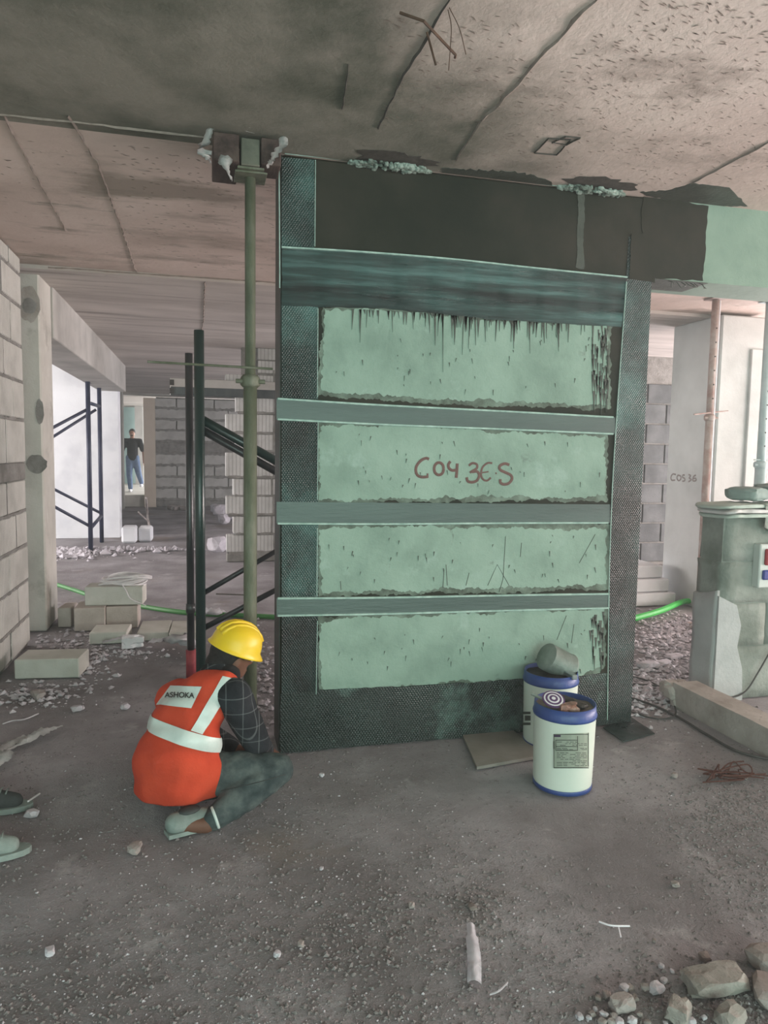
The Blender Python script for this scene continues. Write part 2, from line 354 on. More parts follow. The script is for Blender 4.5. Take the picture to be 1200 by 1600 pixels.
ceil = S(obj('ceiling', BM(-10, 10.5, -6, YP, CZ, CZ+.2), m_near), 'stained concrete slab soffit above the foreground', 'ceiling')
Y2 = 5.97
S(obj('ceiling', BM(-10, 10.5, YP, Y2, CZ, CZ+.2), m_fcl), 'pinkish chipped slab soffit behind the wrapped wall', 'ceiling')
S(obj('ceiling', BM(-10, 10.5, Y2, 30, CZ-.03, CZ+.2), m_far), 'grey slab soffit over the back bays', 'ceiling')
# formwork joint ridges in the slab soffit
def soffit_line(pts, wdt, mt, zc=CZ, name='formwork_joint'):
    P = [Z_(px, py, zc) for px, py in pts]; L_ = []
    if pts[0][0] in (0, 1200) or pts[0][1] == 0: P.insert(0, P[0]+(P[0]-P[1]).normalized()*3)   # the joint goes on outside the picture
    for a, b in zip(P, P[1:]):
        n = max(2, int((b-a).length/.05))
        for i in range(n): L_.append(a.lerp(b, i/n))
    L_.append(P[-1]); bm = bmesh.new(); pr = None
    for i, p in enumerate(L_):
        d = (L_[min(i+1, len(L_)-1)]-L_[max(i-1, 0)]).normalized(); s = Vector((-d.y, d.x, 0))
        wd = wdt*.62*(.4+random.random()); off = s*random.uniform(-.4, .4)*wdt; dz = -.004-.006*random.random()
        q = [bm.verts.new(p+off+s*wd+Vector((0, 0, .002))), bm.verts.new(p+off+Vector((0, 0, dz))), bm.verts.new(p+off-s*wd+Vector((0, 0, .002)))]
        if pr:
            bm.faces.new((pr[0], pr[1], q[1], q[0])); bm.faces.new((pr[1], pr[2], q[2], q[1]))
        pr = q
    return obj(name, bm, mt, ceil)
for pts, wd, mt in (([(930, 0), (870, 62), (800, 140), (752, 188)], .014, m_hack), ([(752, 188), (712, 250)], .007, m_hack),
                    ([(700, 0), (665, 62), (632, 115), (590, 200)], .009, m_dark), ([(5, 180), (50, 262), (105, 362)], .010, m_hack),
                    ([(105, 180), (150, 250), (190, 355), (213, 425)], .012, m_hack), ([(1200, 222), (1080, 286)], .004, m_hack),
                    ([(0, 178), (120, 190), (340, 216)], .006, m_hack), ([(545, 100), (535, 170)], .004, m_dark)):
    soffit_line(pts, wd, mt)
for pts in ([(320, 440), (318, 500), (312, 545)], [(75, 417), (230, 428), (430, 441)]):
    soffit_line(pts, .012, m_hack, CZ-.03)
for q in ((835, 238, 870, 215), (862, 222, 885, 212)):
    soffit_line([(q[0], q[1]), (q[0]+22, q[3]), (q[2]+22, q[3]+2), (q[2], q[1]+3), (q[0], q[1])], .002, m_dark)
# chisel marks hacked into the soffit
def hack(region, n, zc, name_parent, seed):
    R = random.Random(seed); bm = bmesh.new(); k = 0
    while k < n:
        px, py = R.uniform(region[0], region[2]), R.uniform(region[1], region[3]); p = Z_(px, py, zc)
        if not region[4](px, py): continue
        k += 1
        a = R.gauss(.25, .35); l = R.uniform(.007, .018); wd = R.uniform(.0015, .003)
        d = Vector((math.cos(a), math.sin(a), 0)); s = Vector((-d.y, d.x, 0)); z = Vector((0, 0, -.0015))
        v = [bm.verts.new(p+z-d*l), bm.verts.new(p+z-s*wd), bm.verts.new(p+z+d*l), bm.verts.new(p+z+s*wd), bm.verts.new(p-z*.5)]
        bm.faces.new(v[:4])
        for i in range(4): bm.faces.new((v[i], v[(i+1) % 4], v[4]))
    return T(obj('chisel_mark', bm, m_hack, ceil), kind='stuff')
hack((760, -150, 1500, 300, lambda x, y: (x-760)*.9 > (150-y)*.9 and y < 180+.30*(x-560) and x > 1000-(y*1.25)), 1150, CZ, ceil, 1)
hack((200, 225, 432, 425, lambda x, y: y > 215+.06*x), 260, CZ, ceil, 2)
hack((600, 20, 830, 215, lambda x, y: True), 120, CZ, ceil, 3)
hack((0, 220, 220, 400, lambda x, y: True), 60, CZ, ceil, 4)
# rusty reinforcement ends and tie wires dangling from a joint
rb = T(obj('rebar_end', TB([Z_(625, 20, CZ-.01), Z_(662, 33, CZ-.05), Z_(712, 86, CZ-.06), Z_(711, 90, CZ-.05)], .0045, 6), m_rust), 'thin bent rusty bar crossing a joint of the slab soffit', 'rebar')
T(obj('rebar_end', TB([Z_(667, 50, CZ-.004), Z_(681, 102, CZ-.09)], .004, 6), m_rust), 'short rusty bar end sticking down from the slab soffit', 'rebar')
for i, (a, lb) in enumerate(((((700, 15), (705, 40), (704, 70), (701, 110)), 'thin tie wire dangling almost straight from the soffit joint'), (((702, 12), (718, 45), (728, 85)), 'thin tie wire curving down to the right from the soffit joint'))):
    T(obj('tie_wire', TB(curve([Z_(x, y, CZ-.003-.03*k) for k, (x, y) in enumerate(a)], 5), .0015, 5), m_rust), lb, 'wire')
# ------------------------------------------------------------------ the carbon-wrapped shear wall
wall = S(obj('wall_center', BM(XL, XR, YP, YP+.25, 0, CZ, bevel=.012), m_epoxy), 'shear wall wrapped in dark carbon fibre strips around mint concrete panels', 'wall')
S(obj('wall_edge_coat', BM(XL-.004, XL+.001, YP+.012, YP+.24, .0, CZ, bevel=0), m_side, wall))
def plate(name, pts, t0, t1, mt, parent=wall, jit=0., step=8., seed=0, yp=None):
    """ragged flat plate laid on the wall face; pts are photograph pixels carried onto the plane of the wall"""
    R = random.Random(seed); out = []
    yp = YP if yp is None else yp
    n = len(pts)
    for i in range(n):
        a, b = Vector(pts[i]), Vector(pts[(i+1) % n]); k = max(1, int((b-a).length/step)) if jit else 1
        nr = Vector((b.y-a.y, a.x-b.x)).normalized()
        for j in range(k):
            p = a.lerp(b, j/k) + nr*(jit*(1.6*noise.noise(Vector((i*7+j*step*.035, seed, .5)))+1.1*noise.noise(Vector((i*9+j*step*.13, seed, 2.5)))+.8*noise.noise(Vector((i*9+j*step*.45, seed, 5.5)))) if jit else 0); out.append(Y_(p.x, p.y, yp))
    bm = bmesh.new(); vs_ = [bm.verts.new((p.x, yp-t1, p.z)) for p in out]; f = bm.faces.new(vs_)
    r = bmesh.ops.extrude_face_region(bm, geom=[f]); ve = [g for g in r['geom'] if isinstance(g, bmesh.types.BMVert)]
    bmesh.ops.translate(bm, vec=Vector((0, t1-t0, 0)), verts=ve)
    bmesh.ops.triangulate(bm, faces=[g for g in bm.faces if len(g.verts) > 4])
    return obj(name, bm, mt, parent)
panels = [([(508, 486), (600, 484), (760, 500), (950, 506), (946, 634), (700, 624), (500, 612)], 1),
          ([(500, 666), (620, 662), (760, 674), (945, 682), (943, 776), (700, 776), (500, 781)], 2),
          ([(499, 828), (640, 822), (950, 826), (947, 912), (800, 918), (640, 922), (502, 926)], 3),
          ([(500, 972), (560, 964), (760, 957), (945, 953), (938, 1040), (905, 1058), (700, 1065), (560, 1078), (502, 1086)], 4)]
for pts, sd in panels:
    cx_ = sum(p[0] for p in pts)/len(pts); cy_ = sum(p[1] for p in pts)/len(pts)
    plate('epoxy_smear', [(x+math.copysign(5, x-cx_), y+math.copysign(7, y-cy_)) for x, y in pts], -.002, .001, m_halo, jit=2.6, step=2.5, seed=sd+40)
    plate('bare_concrete_panel', pts, -.001, .002, m_bare, jit=2.8, step=2.5, seed=sd)
plate('base_strip', [(438, 1084), (500, 1078), (700, 1068), (950, 1052), (950, 1132), (438, 1176)], 0, .0048, m_base, jit=.8, seed=9)
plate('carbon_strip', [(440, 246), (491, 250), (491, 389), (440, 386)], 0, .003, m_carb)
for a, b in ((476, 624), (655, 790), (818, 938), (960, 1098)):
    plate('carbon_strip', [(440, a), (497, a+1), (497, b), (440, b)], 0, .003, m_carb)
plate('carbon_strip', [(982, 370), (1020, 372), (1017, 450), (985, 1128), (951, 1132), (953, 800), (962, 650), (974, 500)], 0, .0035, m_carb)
plate('carbon_patch', [(986, 366), (1026, 364), (1022, 442), (982, 436)], .003, .006, m_epoxy, jit=.8)
plate('carbon_strip', [(440, 386), (560, 393), (760, 412), (980, 433), (970, 512), (760, 498), (600, 482), (440, 478)], .0025, .0055, m_carbh, jit=.7, seed=5)
for (a, b, c, d) in ((622, 656, 678, 652), (784, 818, 817, 788), (934, 963, 950, 928)):
    plate('carbon_band', [(432, a), (960 if a < 700 else 952, d), (960 if a < 700 else 952, c), (432, b)], .003, .0065, m_band)
def thread(pts, r=.0035, name='edge_thread'):
    obj(name, TB(curve([Y_(x, y, YP-.007) for x, y in pts], 6), r, 5), m_thread, wall)
thread([(440, 386), (560, 393), (700, 404), (840, 419), (980, 433)], .005)
for y0, y1, x1 in ((623, 652, 958), (655, 678, 958), (818, 817, 950), (935, 928, 950), (962, 950, 950)):
    thread([(434, y0), (600, y0+(y1-y0)*.32+1), (800, y0+(y1-y0)*.7), (x1, y1)], .0062)
thread([(979, 440), (970, 560), (963, 660), (957, 760), (952, 900), (950, 1050), (949, 1125)], .0028)
thread([(436, 250), (437, 400), (437, 450)], .003)
thread([(493, 250), (492, 385)], .0022); plate('lap_seam', [(903, 300), (914, 302), (912, 420), (901, 418)], -.001, .002, m_smear, jit=1.2, step=4, seed=71)
thread([(497, 482), (496, 620)], .002); thread([(497, 660), (496, 780)], .002); thread([(496, 825), (495, 932)], .002); thread([(496, 970), (494, 1085)], .002)
thread([(445, 240), (540, 250), (700, 268), (860, 289), (1000, 304)], .003)
# drips and trowel marks of epoxy on the bare panels
bm = bmesh.new(); R = random.Random(4)
def drip(x, y, l, wd, lean=0):
    a = Y_(x-wd, y, YP); b = Y_(x+wd, y, YP); c = Y_(x+lean, y+l, YP)
    v = [bm.verts.new((p.x, YP-.0045, p.z)) for p in (a, b, c)]; v2 = [bm.verts.new((p.x, YP-.001, p.z)) for p in (a, b, c)]
    bm.faces.new(v); bm.faces.new(v2[::-1])
    for i in range(3): bm.faces.new((v[i], v2[i], v2[(i+1) % 3], v[(i+1) % 3]))
for i in range(150):
    x = R.triangular(515, 955, 800); y = 484+(x-510)*.05
    drip(x, y-3, R.expovariate(1/14.)+7, R.uniform(.6, 2.0), R.uniform(-2, 2))
for i in range(70): drip(R.uniform(925, 950), R.uniform(505, 620), R.uniform(8, 35), R.uniform(.6, 2.2))
for i in range(30): drip(R.uniform(922, 944), R.uniform(955, 1030), R.uniform(6, 25), R.uniform(.8, 2.5))
for sd, (x0, y0, x1, y1) in enumerate(((510, 520, 945, 610), (505, 675, 940, 770), (508, 835, 940, 905), (510, 975, 930, 1050))):
    for i in range(34): drip(R.uniform(x0, x1), R.uniform(y0, y1), R.uniform(2, 9), R.uniform(.4, 1.0), R.uniform(-2, 2))
T(obj('epoxy_drip', bm, m_smear, wall), kind='stuff')
def scratch(pts, r=.0018, mt=m_smear): obj('trowel_scratch', TB([Y_(x, y, YP-.002) for x, y in pts], r, 4), mt, wall)
for s in ([(762, 915), (777, 882), (795, 914)], [(697, 882), (699, 915)], [(694, 890), (692, 918)], [(733, 895), (728, 915)], [(815, 848), (813, 870)], [(870, 1000), (885, 962)], [(905, 880), (930, 835)], [(893, 1005), (897, 975)], [(532, 908), (533, 922)], [(790, 838), (786, 905), (780, 925)]): scratch(s)
# hand-painted mark C04 3ES
def stroke(pts, wd, yp, sx, sy, s, mt, parent, name='painted_letter', n=5):
    P = curve([Y_(sx+x/s, sy+y/s, yp-.0028) for x, y in pts], n); tube_bm = bmesh.new(); tube(tube_bm, P, wd*1.35 if yp == YP else wd, 6)
    for v in tube_bm.verts: v.co.y = yp-.0028+(v.co.y-yp+.0028)*.15
    return obj(name, tube_bm, mt, parent)
ocirc = [(335+45*math.cos(t*.63), 255+58*math.sin(t*.63)) for t in range(11)]
for st, wd in (([(242, 165), (215, 156), (170, 175), (130, 220), (118, 265), (130, 310), (165, 331), (215, 331), (235, 325)], .0062), ([(228, 298), (230, 340)], .004), (ocirc, .0062),
               ([(442, 185), (424, 215), (430, 250), (460, 270), (495, 266)], .0062), ([(507, 205), (503, 270), (497, 340)], .0066),
               ([(615, 225), (650, 202), (690, 215), (690, 250), (650, 275), (625, 292)], .0052), ([(645, 284), (695, 282), (712, 320), (690, 365), (645, 381), (605, 370), (595, 335)], .0062),
               ([(835, 202), (790, 202), (745, 240), (730, 300), (745, 350), (785, 366), (822, 338)], .0045), ([(740, 292), (800, 282)], .003),
               ([(865, 299), (876, 294)], .004), ([(995, 218), (950, 207), (905, 230), (910, 265), (960, 290), (1008, 315), (1020, 350), (990, 390), (945, 401), (912, 385), (910, 352)], .0064)):
    stroke(st, wd, YP, 630, 690, 6., m_ink, wall)
# spalled mortar and cavities where the wall meets the slab
def spall(px0, px1, py, lab_seed):
    R = random.Random(lab_seed); bm = bmesh.new(); a, b = Y_(px0, py, YP), Y_(px1, py, YP)
    for i in range(130):
        t = R.random(); e = math.sin(math.pi*t)**.5
        rock(bm, (a.x+(b.x-a.x)*t, YP-.004-R.random()*.07*e, CZ-.004-R.random()*.022*e), (R.uniform(.008, .022), R.uniform(.008, .02), R.uniform(.006, .016)), i+lab_seed, 1)
    obj('spalled_mortar', bm, m_spal, wall)
    bm = bmesh.new(); n = 26; vv = []
    for i in range(n):
        t = i/n*2*math.pi; k = 1+.6*noise.noise(Vector((math.cos(t)*2.5, math.sin(t)*2.5, lab_seed)))
        vv.append(bm.verts.new(((a.x+b.x)/2+(b.x-a.x)*.50*math.cos(t)*k, YP-.10+.075*math.sin(t)*k, CZ-.0025)))
    f = bm.faces.new(vv); r = bmesh.ops.extrude_face_region(bm, geom=[f]); bmesh.ops.translate(bm, vec=(0, 0, .004), verts=[g for g in r['geom'] if isinstance(g, bmesh.types.BMVert)])
    obj('spall_cavity', bm, m_dark, ceil)
spall(545, 672, 258, 3); spall(872, 972, 296, 8)
def soffit_patch(name, pts, mt, seed, jit=3.):
    out = []
    for i in range(len(pts)):
        a, b = Vector(pts[i]), Vector(pts[(i+1) % len(pts)]); k = max(1, int((b-a).length/5))
        for j in range(k): p = a.lerp(b, j/k)+Vector((jit*noise.noise(Vector((i*5+j*.7, seed, 0))), jit*noise.noise(Vector((i*5+j*.7, seed, 9))))); q = Z_(p.x, p.y, CZ); out.append((q.x, min(q.y, YP-.004), CZ-.002))
    bm = bmesh.new(); f = bm.faces.new([bm.verts.new(q) for q in out]); r = bmesh.ops.extrude_face_region(bm, geom=[f]); bmesh.ops.translate(bm, vec=(0, 0, .003), verts=[g for g in r['geom'] if isinstance(g, bmesh.types.BMVert)])
    bmesh.ops.triangulate(bm, faces=[g for g in bm.faces if len(g.verts) > 4]); return obj(name, bm, mt, ceil)
soffit_patch('dark_patch', [(1000, 300), (1045, 297), (1082, 286), (1140, 293), (1168, 322), (1105, 322), (1010, 306)], m_smear, 1, 2)  # darker ragged area of the soffit beside the beam
soffit_patch('epoxy_stain', [(690, 262), (760, 266), (800, 268), (830, 272), (862, 284), (860, 292), (760, 280), (690, 270)], m_smear, 2, 5)
# beam running right from the wrapped wall
BZ = Y_(1097, 441, YP).z
beam = S(obj('beam', BM(XR, 10.5, YP, YP+.30, BZ, CZ), m_beamg), 'mint-primed concrete beam running right from the wrapped wall', 'beam')
plate('epoxy_coat', [(1005, 300), (1106, 322), (1102, 380), (1098, 440), (1000, 434)], -.001, .003, m_epoxy, beam, jit=1.5, seed=21)
bm = bmesh.new(); box(bm, XR, XR+.36, YP+.0, YP+.22, BZ-.004, BZ)
T(obj('soffit_epoxy', bm, m_smear, beam))
for k in range(9):
    x = XR+.12+k*.028; obj('frayed_fibre', TB(curve([(x, YP+.02, BZ-.002), (x+.02*random.uniform(-1, 1), YP-.004, BZ-.012-.02*random.random()), (x+.03*random.uniform(-1, 1), YP-.003, BZ-.02-.03*random.random())], 3), .002, 4), m_smear, beam)
# ------------------------------------------------------------------ block walls
def unit_block(name, mt):
    bm = BM(-.5, .5, -.5, .5, 0, 1); bmesh.ops.bevel(bm, geom=bm.edges[:], offset=.02, segments=1, affect='EDGES')
    return bm
# left wall: faces +x
XW, YE = -1.275, 5.78
wl = S(obj('wall_left', BM(XW-.2, XW-.012, 2.6, YE-.01, 0, CZ), m_mort), 'pale scored block wall at the left edge with thick grey mortar', 'wall')
zs = [Y_(40, y, YE).z for y in (1012, 960, 905, 850, 797, 748, 724, 657, 598, 543, 481, 431)] + [CZ]
zs[0] = .02
src = None
def block(src, name, bm_mat, loc, dims, parent, rz=0.):
    bm = BM(-dims[0]/2, dims[0]/2, -dims[1]/2, dims[1]/2, 0, dims[2], bevel=.006)
    bmesh.ops.rotate(bm, cent=(0, 0, 0), matrix=Matrix.Rotation(rz, 3, 'Z'), verts=bm.verts); bmesh.ops.translate(bm, vec=Vector(loc), verts=bm.verts)
    return obj(name, bm, bm_mat, parent)
R = random.Random(2)
for i in range(len(zs)-1):
    z0, z1 = zs[i], zs[i+1]
    if i == 5: continue                                   # cast mortar band
    y1 = YE - (0 if i % 2 else .0); first = (.30 if i % 2 else .52)
    y1 = YE-R.uniform(0, .012)
    while y1 > 2.7:
        ln = first; first = .56
        y0 = max(2.62, y1-ln)
        block(None, 'aac_block', m_block, (XW-.09+R.uniform(-.004, .004), (y0+y1)/2, z0+.012), (.19, y1-y0, z1-z0-.022), wl)
        y1 = y0-.014
def joint(bm, p, q, hw, out, seed):
    p, q, out = Vector(p), Vector(q), Vector(out); d = (q-p); n = max(3, int(d.length/.03)); d.normalize(); s_ = d.cross(out).normalized(); prev = None
    for i in range(n+1):
        c = p.lerp(q, i/n); k = noise.noise(c*14+Vector((seed, 0, 0))); k2 = noise.noise(c*14+Vector((0, seed, 5)))
        row = [bm.verts.new(c+s_*hw*(1+.9*k)-out*.012), bm.verts.new(c+s_*hw*.55*(1+.9*k)+out*(.004+.004*k)), bm.verts.new(c-s_*hw*.55*(1+.9*k2)+out*(.004+.004*k2)), bm.verts.new(c-s_*hw*(1+.9*k2)-out*.012)]
        if prev:
            for j in range(3): bm.faces.new((prev[j], prev[j+1], row[j+1], row[j]))
        prev = row
jb = bmesh.new()
for i, z in enumerate(zs[1:-1]):
    if i in (4, 5): continue
    joint(jb, (XW, 2.62, z), (XW, YE-.005, z), .018, (1, 0, 0), i)
for i in range(len(zs)-1):
    if i == 5: continue
    y = YE-.006-(.30 if i % 2 else .52)
    while y > 2.7: joint(jb, (XW, y, zs[i]), (XW, y, zs[i+1]), .010, (1, 0, 0), i+20); y -= .574
T(obj('mortar_joint', jb, m_mort, wl), kind='stuff')
obj('mortar_band', BM(XW-.1, XW+.004, 2.62, YE, zs[5]-.004, zs[6]+.008, bevel=.006), m_mort, wl)
# left column + beam to the back
XC = -1.225
colL = S(obj('column', BM(-1.95, XC, 6.17, 6.62, 0, CZ, bevel=.012), m_conc), 'tall grey concrete column beside the left block wall', 'column')
zb = Y_(71, 516, 6.2).z
S(obj('beam', BM(-1.62, XC+.02, 6.62, 12.5, zb, CZ, bevel=.008), m_beam), 'grey beam running from the left column to the back', 'beam')
# patches on the column face
def patch(name, px, py, rx, rz_, mt, yp, parent, seed):
    c = Y_(px, py, yp); bm = bmesh.new(); n = 22
    vv = [bm.verts.new((c.x+rx*math.cos(i/n*6.283)*(1+.2*noise.noise(Vector((i*.6, seed, 0)))), yp-.004, c.z+rz_*math.sin(i/n*6.283)*(1+.2*noise.noise(Vector((i*.6, seed, 4)))))) for i in range(n)]
    f = bm.faces.new(vv); r = bmesh.ops.extrude_face_region(bm, geom=[f]); bmesh.ops.translate(bm, vec=(0, .006, 0), verts=[g for g in r['geom'] if isinstance(g, bmesh.types.BMVert)])
    return obj(name, bm, mt, parent)
patch('mortar_patch', 57, 725, .075, .075, m_mort, 6.17, colL, 1); patch('mortar_patch', 62, 643, .03, .10, m_mort, 6.17, colL, 2)
patch('rough_patch', 45, 475, .08, .14, m_kerb, 6.17, colL, 3); patch('cored_hole', 46, 478, .05, .06, m_mort, 6.165, colL, 5)
# bright wall deep in the left bay
YB = 12.48
S(obj('wall_left_bay', BM(-7, -1.33, YB, YB+.35, 0, CZ-.03), m_plast), 'bright white plastered wall behind the blue scaffold frame', 'wall')
S(obj('column', BM(-4.5, Y_(194, 700, 18.6).x, 18.25, 18.6, 0, CZ-.03), m_beam), 'shaded concrete pier edge beside the far doorway', 'column')
# back wall with doorway
YK = 18.9
xk0 = Y_(244, 780, YK).x
xk1 = xk0+6.5
wb = S(obj('wall_back', BM(xk0+.02, xk1, YK+.02, YK+.2, 0, Y_(300, 622, YK).z), m_mort), 'far grey block wall right of the open doorway', 'wall')
zk = [Y_(300, y, YK).z for y in (791, 780, 762, 745, 727, 709, 690, 673, 656, 639, 623)]
R = random.Random(5)
for i in range(len(zk)-1):
    if i == 0 or i == 5:
        obj('mortar_band', BM(xk0, xk1, YK-.01, YK+.03, max(zk[i], 0.), zk[i+1], bevel=.01), m_mort, wb); continue
    x = xk0+(.0 if i % 2 else 0); ln = .5 if i % 2 else .85
    while x < xk1-.1 and x < xk0+4.2:
        block(None, 'wall_block', m_blockp, (x+ln/2, YK+.03, zk[i]+.02), (ln, .1, zk[i+1]-zk[i]-.04), wb); x += ln+.03; ln = .9
jb = bmesh.new()
for i, z in enumerate(zk[1:-1]): joint(jb, (xk0, YK-.022, z), (xk0+4.2, YK-.022, z), .045, (0, -1, 0), i)
T(obj('mortar_joint', jb, m_mort, wb), kind='stuff')
S(obj('beam', BM(-3.6, 6, YK-.35, YK+.1, Y_(300, 621, YK).z, CZ-.03), m_beam), 'dark lintel beam above the far doorway', 'beam')
S(obj('door_1', BM(xk0-.28, xk0, YK-.05, YK+.3, .0, Y_(236, 622, YK).z), m_cream), 'cream plastered jamb of the far doorway', 'door')
S(obj('floor_upper', BM(-4, 1, YK+.05, 30, 0, .30, bevel=.01), m_conc), 'raised floor beyond the far doorway', 'floor')
S(obj('wall_far_room', BM(-6, 2, 25.2, 25.4, .3, CZ-.03), m_teal), 'pale teal wall behind the walking man', 'wall')
S(obj('column', BM(Y_(212, 700, 24.6).x, Y_(224, 700, 24.6).x, 24.4, 24.8, .3, CZ-.03), m_beam), 'grey pier beyond the far doorway', 'column')
# toothed block wall behind the prop
YT = 9.6
wt = S(obj('wall_toothed', BM(Y_(378, 700, YT).x, 3.4, YT+.02, YT+.2, 0, CZ-.03), m_mort), 'unfinished block wall with a toothed edge behind the scaffold tubes', 'wall')
rows = [(-75, 10, 990), (12, 104, 765+225), (105, 197, 765), (254, 374, 836), (381, 514, 766), (521, 640, 832), (651, 824, 766), (834, 954, 818), (956, 1086, 769), (1096, 1220, 818), (1226, 1350, 773)]
R = random.Random(6)
for i, (a, b, xl) in enumerate(rows):
    px = 180+xl/4.444; x = Y_(px, 560+a/4.444, YT).x; z1 = Y_(px, 560+a/4.444, YT).z; z0 = Y_(px, 560+b/4.444, YT).z
    ln = .62 if xl < 800 else .5
    if i < 2: ln = .4
    while x < 2.2:
        block(None, 'aac_block', m_blockx, (x+ln/2, YT+.09, z0+.008), (ln, .19, z1-z0-.014), wt); x += ln+.02; ln = .6
jb = bmesh.new()
for i, (a, b, xl) in enumerate(rows[2:]):
    x = Y_(180+xl/4.444, 560+b/4.444, YT).x; z = Y_(180+xl/4.444, 560+b/4.444, YT).z; joint(jb, (x+.03, YT-.006, z), (2.1, YT-.006, z), .022, (0, -1, 0), i)
    for k in range(3): xx = x+(.63 if xl < 800 else .51)+k*.62; joint(jb, (xx, YT-.006, z), (xx, YT-.006, z+.24), .014, (0, -1, 0), i+9)
T(obj('mortar_joint', jb, m_mort, wt), kind='stuff')
x = Y_(354, 870, YT).x
obj('plinth', BM(x, 2.2, YT-.02, YT+.18, 0, Y_(354, 865, YT).z, bevel=.01), m_mort, wt)
for k, (py, mt) in enumerate(((611, m_tubeb), (598, m_beam))):
    p = Y_(266, py, YT-.05); lb = obj('lintel_tube', BM(p.x, 2.2, YT-.11, YT-.01, p.z-.055, p.z+.055, bevel=.006), mt, wt)
    obj('tube_mouth', BM(p.x-.003, p.x+.05, YT-.115, YT-.105, p.z-.035, p.z+.035), m_gunk, lb)
bm = bmesh.new(); p = Y_(356, 709, YT)
for k in range(7): rock(bm, (p.x+.03+.045*k, YT+.02+.05*random.random(), p.z-.01+random.uniform(-.02, .02)), (.06, .05, .035), 30+k, 2)
obj('mortar_lump', bm, m_stone2, wt)
# right bays: column, dark block wall, far bright bay
cR = Z_(1104, 956); cF = Z_(1032, 931); cF.y = X_(1032, 931, cR.x).y
xr1 = Y_(1188, 700, cR.y).x
colR = S(obj('column', BM(cR.x, xr1, cR.y, cF.y, 0, CZ-.03, bevel=.012), m_colr), 'hazy white concrete column with faded lettering right of the wrapped wall', 'column')
obj('column_return', BM(Y_(1163, 700, cR.y).x, xr1+.01, cR.y-.03, cR.y+.1, 0, Y_(1160, 545, cR.y).z, bevel=.006), m_colr, colR)
for st in ([(20, 8), (10, 6), (3, 16), (5, 28), (18, 28)], [(28, 10), (24, 20), (30, 30), (38, 24), (38, 14), (28, 10)], [(52, 10), (46, 10), (45, 18), (52, 22), (52, 30), (44, 32)], [(66, 8), (74, 12), (68, 20), (76, 26), (66, 34)], [(92, 10), (84, 16), (82, 30), (92, 30), (92, 22), (84, 22)]):
    b2 = TB(curve([X_(1047+x/2.3, 738+y/2.3, cR.x-.003) for x, y in st], 3), .009, 6)
    for v in b2.verts: v.co.x = cR.x-.003+(v.co.x-cR.x+.003)*.15
    obj('painted_letter', b2, m_ink2, colR)
pd = Z_(1040, 882); 
wd_ = S(obj('wall_right_far', BM(pd.x-3.6, pd.x+2.5, pd.y+.02, pd.y+.2, 0, CZ-.03), m_mort), 'dark unplastered block wall behind the hazy column', 'wall')
for i in range(9):
    z0 = .05+i*.27; x = pd.x-1.6-(.3 if i % 2 else 0)
    if z0+.25 > Y_(1020, 500, pd.y).z: break
    while x < pd.x+.6: block(None, 'wall_block', m_blockk, (x+.29, pd.y+.05, z0), (.58, .11, .25), wd_); x += .6
# pale slabs stacked on the floor in the far right bay
ps = Z_(1012, 948)
for i, lb in enumerate(('lowest of the pale slabs stacked behind the wrapped wall', 'middle pale slab stacked behind the wrapped wall', 'topmost pale slab stacked behind the wrapped wall')):
    T(obj('concrete_slab', BM(ps.x-.9, ps.x+.32-.04*i, ps.y+.06*i, ps.y+.6, .005+.13*i, .13+.13*i, bevel=.01), m_plast), lb, 'slab', 'stacked slabs')
# low rendered block wall, right edge
XQ, YQ0, YQ1 = 3.035, 3.62, 3.83
wq = S(obj('wall_right', BM(XQ+.02, 6, YQ0+.012, YQ1-.012, 0, 1.13), m_pier), 'low rough rendered block wall at the right edge under sacks', 'wall')
R = random.Random(8)
for i, (z0, z1) in enumerate(((.0, .33), (.335, .60), (.605, .86), (.865, 1.13))):
    x = XQ+(.0, .02, .012, .03)[i]; ln = (.62, .34, .6, .42)[i]
    while x < 5.4:
        bm = BM(x, x+ln-.008, YQ0, YQ1, z0+.004, z1); bmesh.ops.subdivide_edges(bm, edges=bm.edges[:], cuts=4, use_grid_fill=True)
        for v in bm.verts:
            n = noise.noise_vector(v.co*9)+.5*noise.noise_vector(v.co*23); v.co += Vector((n.x*.010, n.y*.007, n.z*.004))
        obj('wall_block', bm, m_pier, wq, smooth=True); x += ln; ln = .62
bm = BM(XQ-.012, XQ+.005, YQ0-.004, YQ1, 0, .66); bmesh.ops.subdivide_edges(bm, edges=bm.edges[:], cuts=6, use_grid_fill=True)
for v in bm.verts: n = noise.noise_vector(v.co*7); v.co += Vector((n.x*.012, n.y*.01, n.z*.05*(v.co.z > .5)))
obj('render_smear', bm, m_pierl, wq, smooth=True)
bm = bmesh.new(); pts_ = [(XQ-.01, .0), (XQ+.20, .0), (XQ+.185, .2), (XQ+.14, .34), (XQ+.16, .47), (XQ+.12, .60), (XQ-.01, .66)]
f = bm.faces.new([bm.verts.new((x, YQ0-.022, z)) for x, z in pts_]); r = bmesh.ops.extrude_face_region(bm, geom=[f]); bmesh.ops.translate(bm, vec=(0, .03, 0), verts=[g for g in r['geom'] if isinstance(g, bmesh.types.BMVert)])
obj('render_smear', bm, m_pierl, wq)
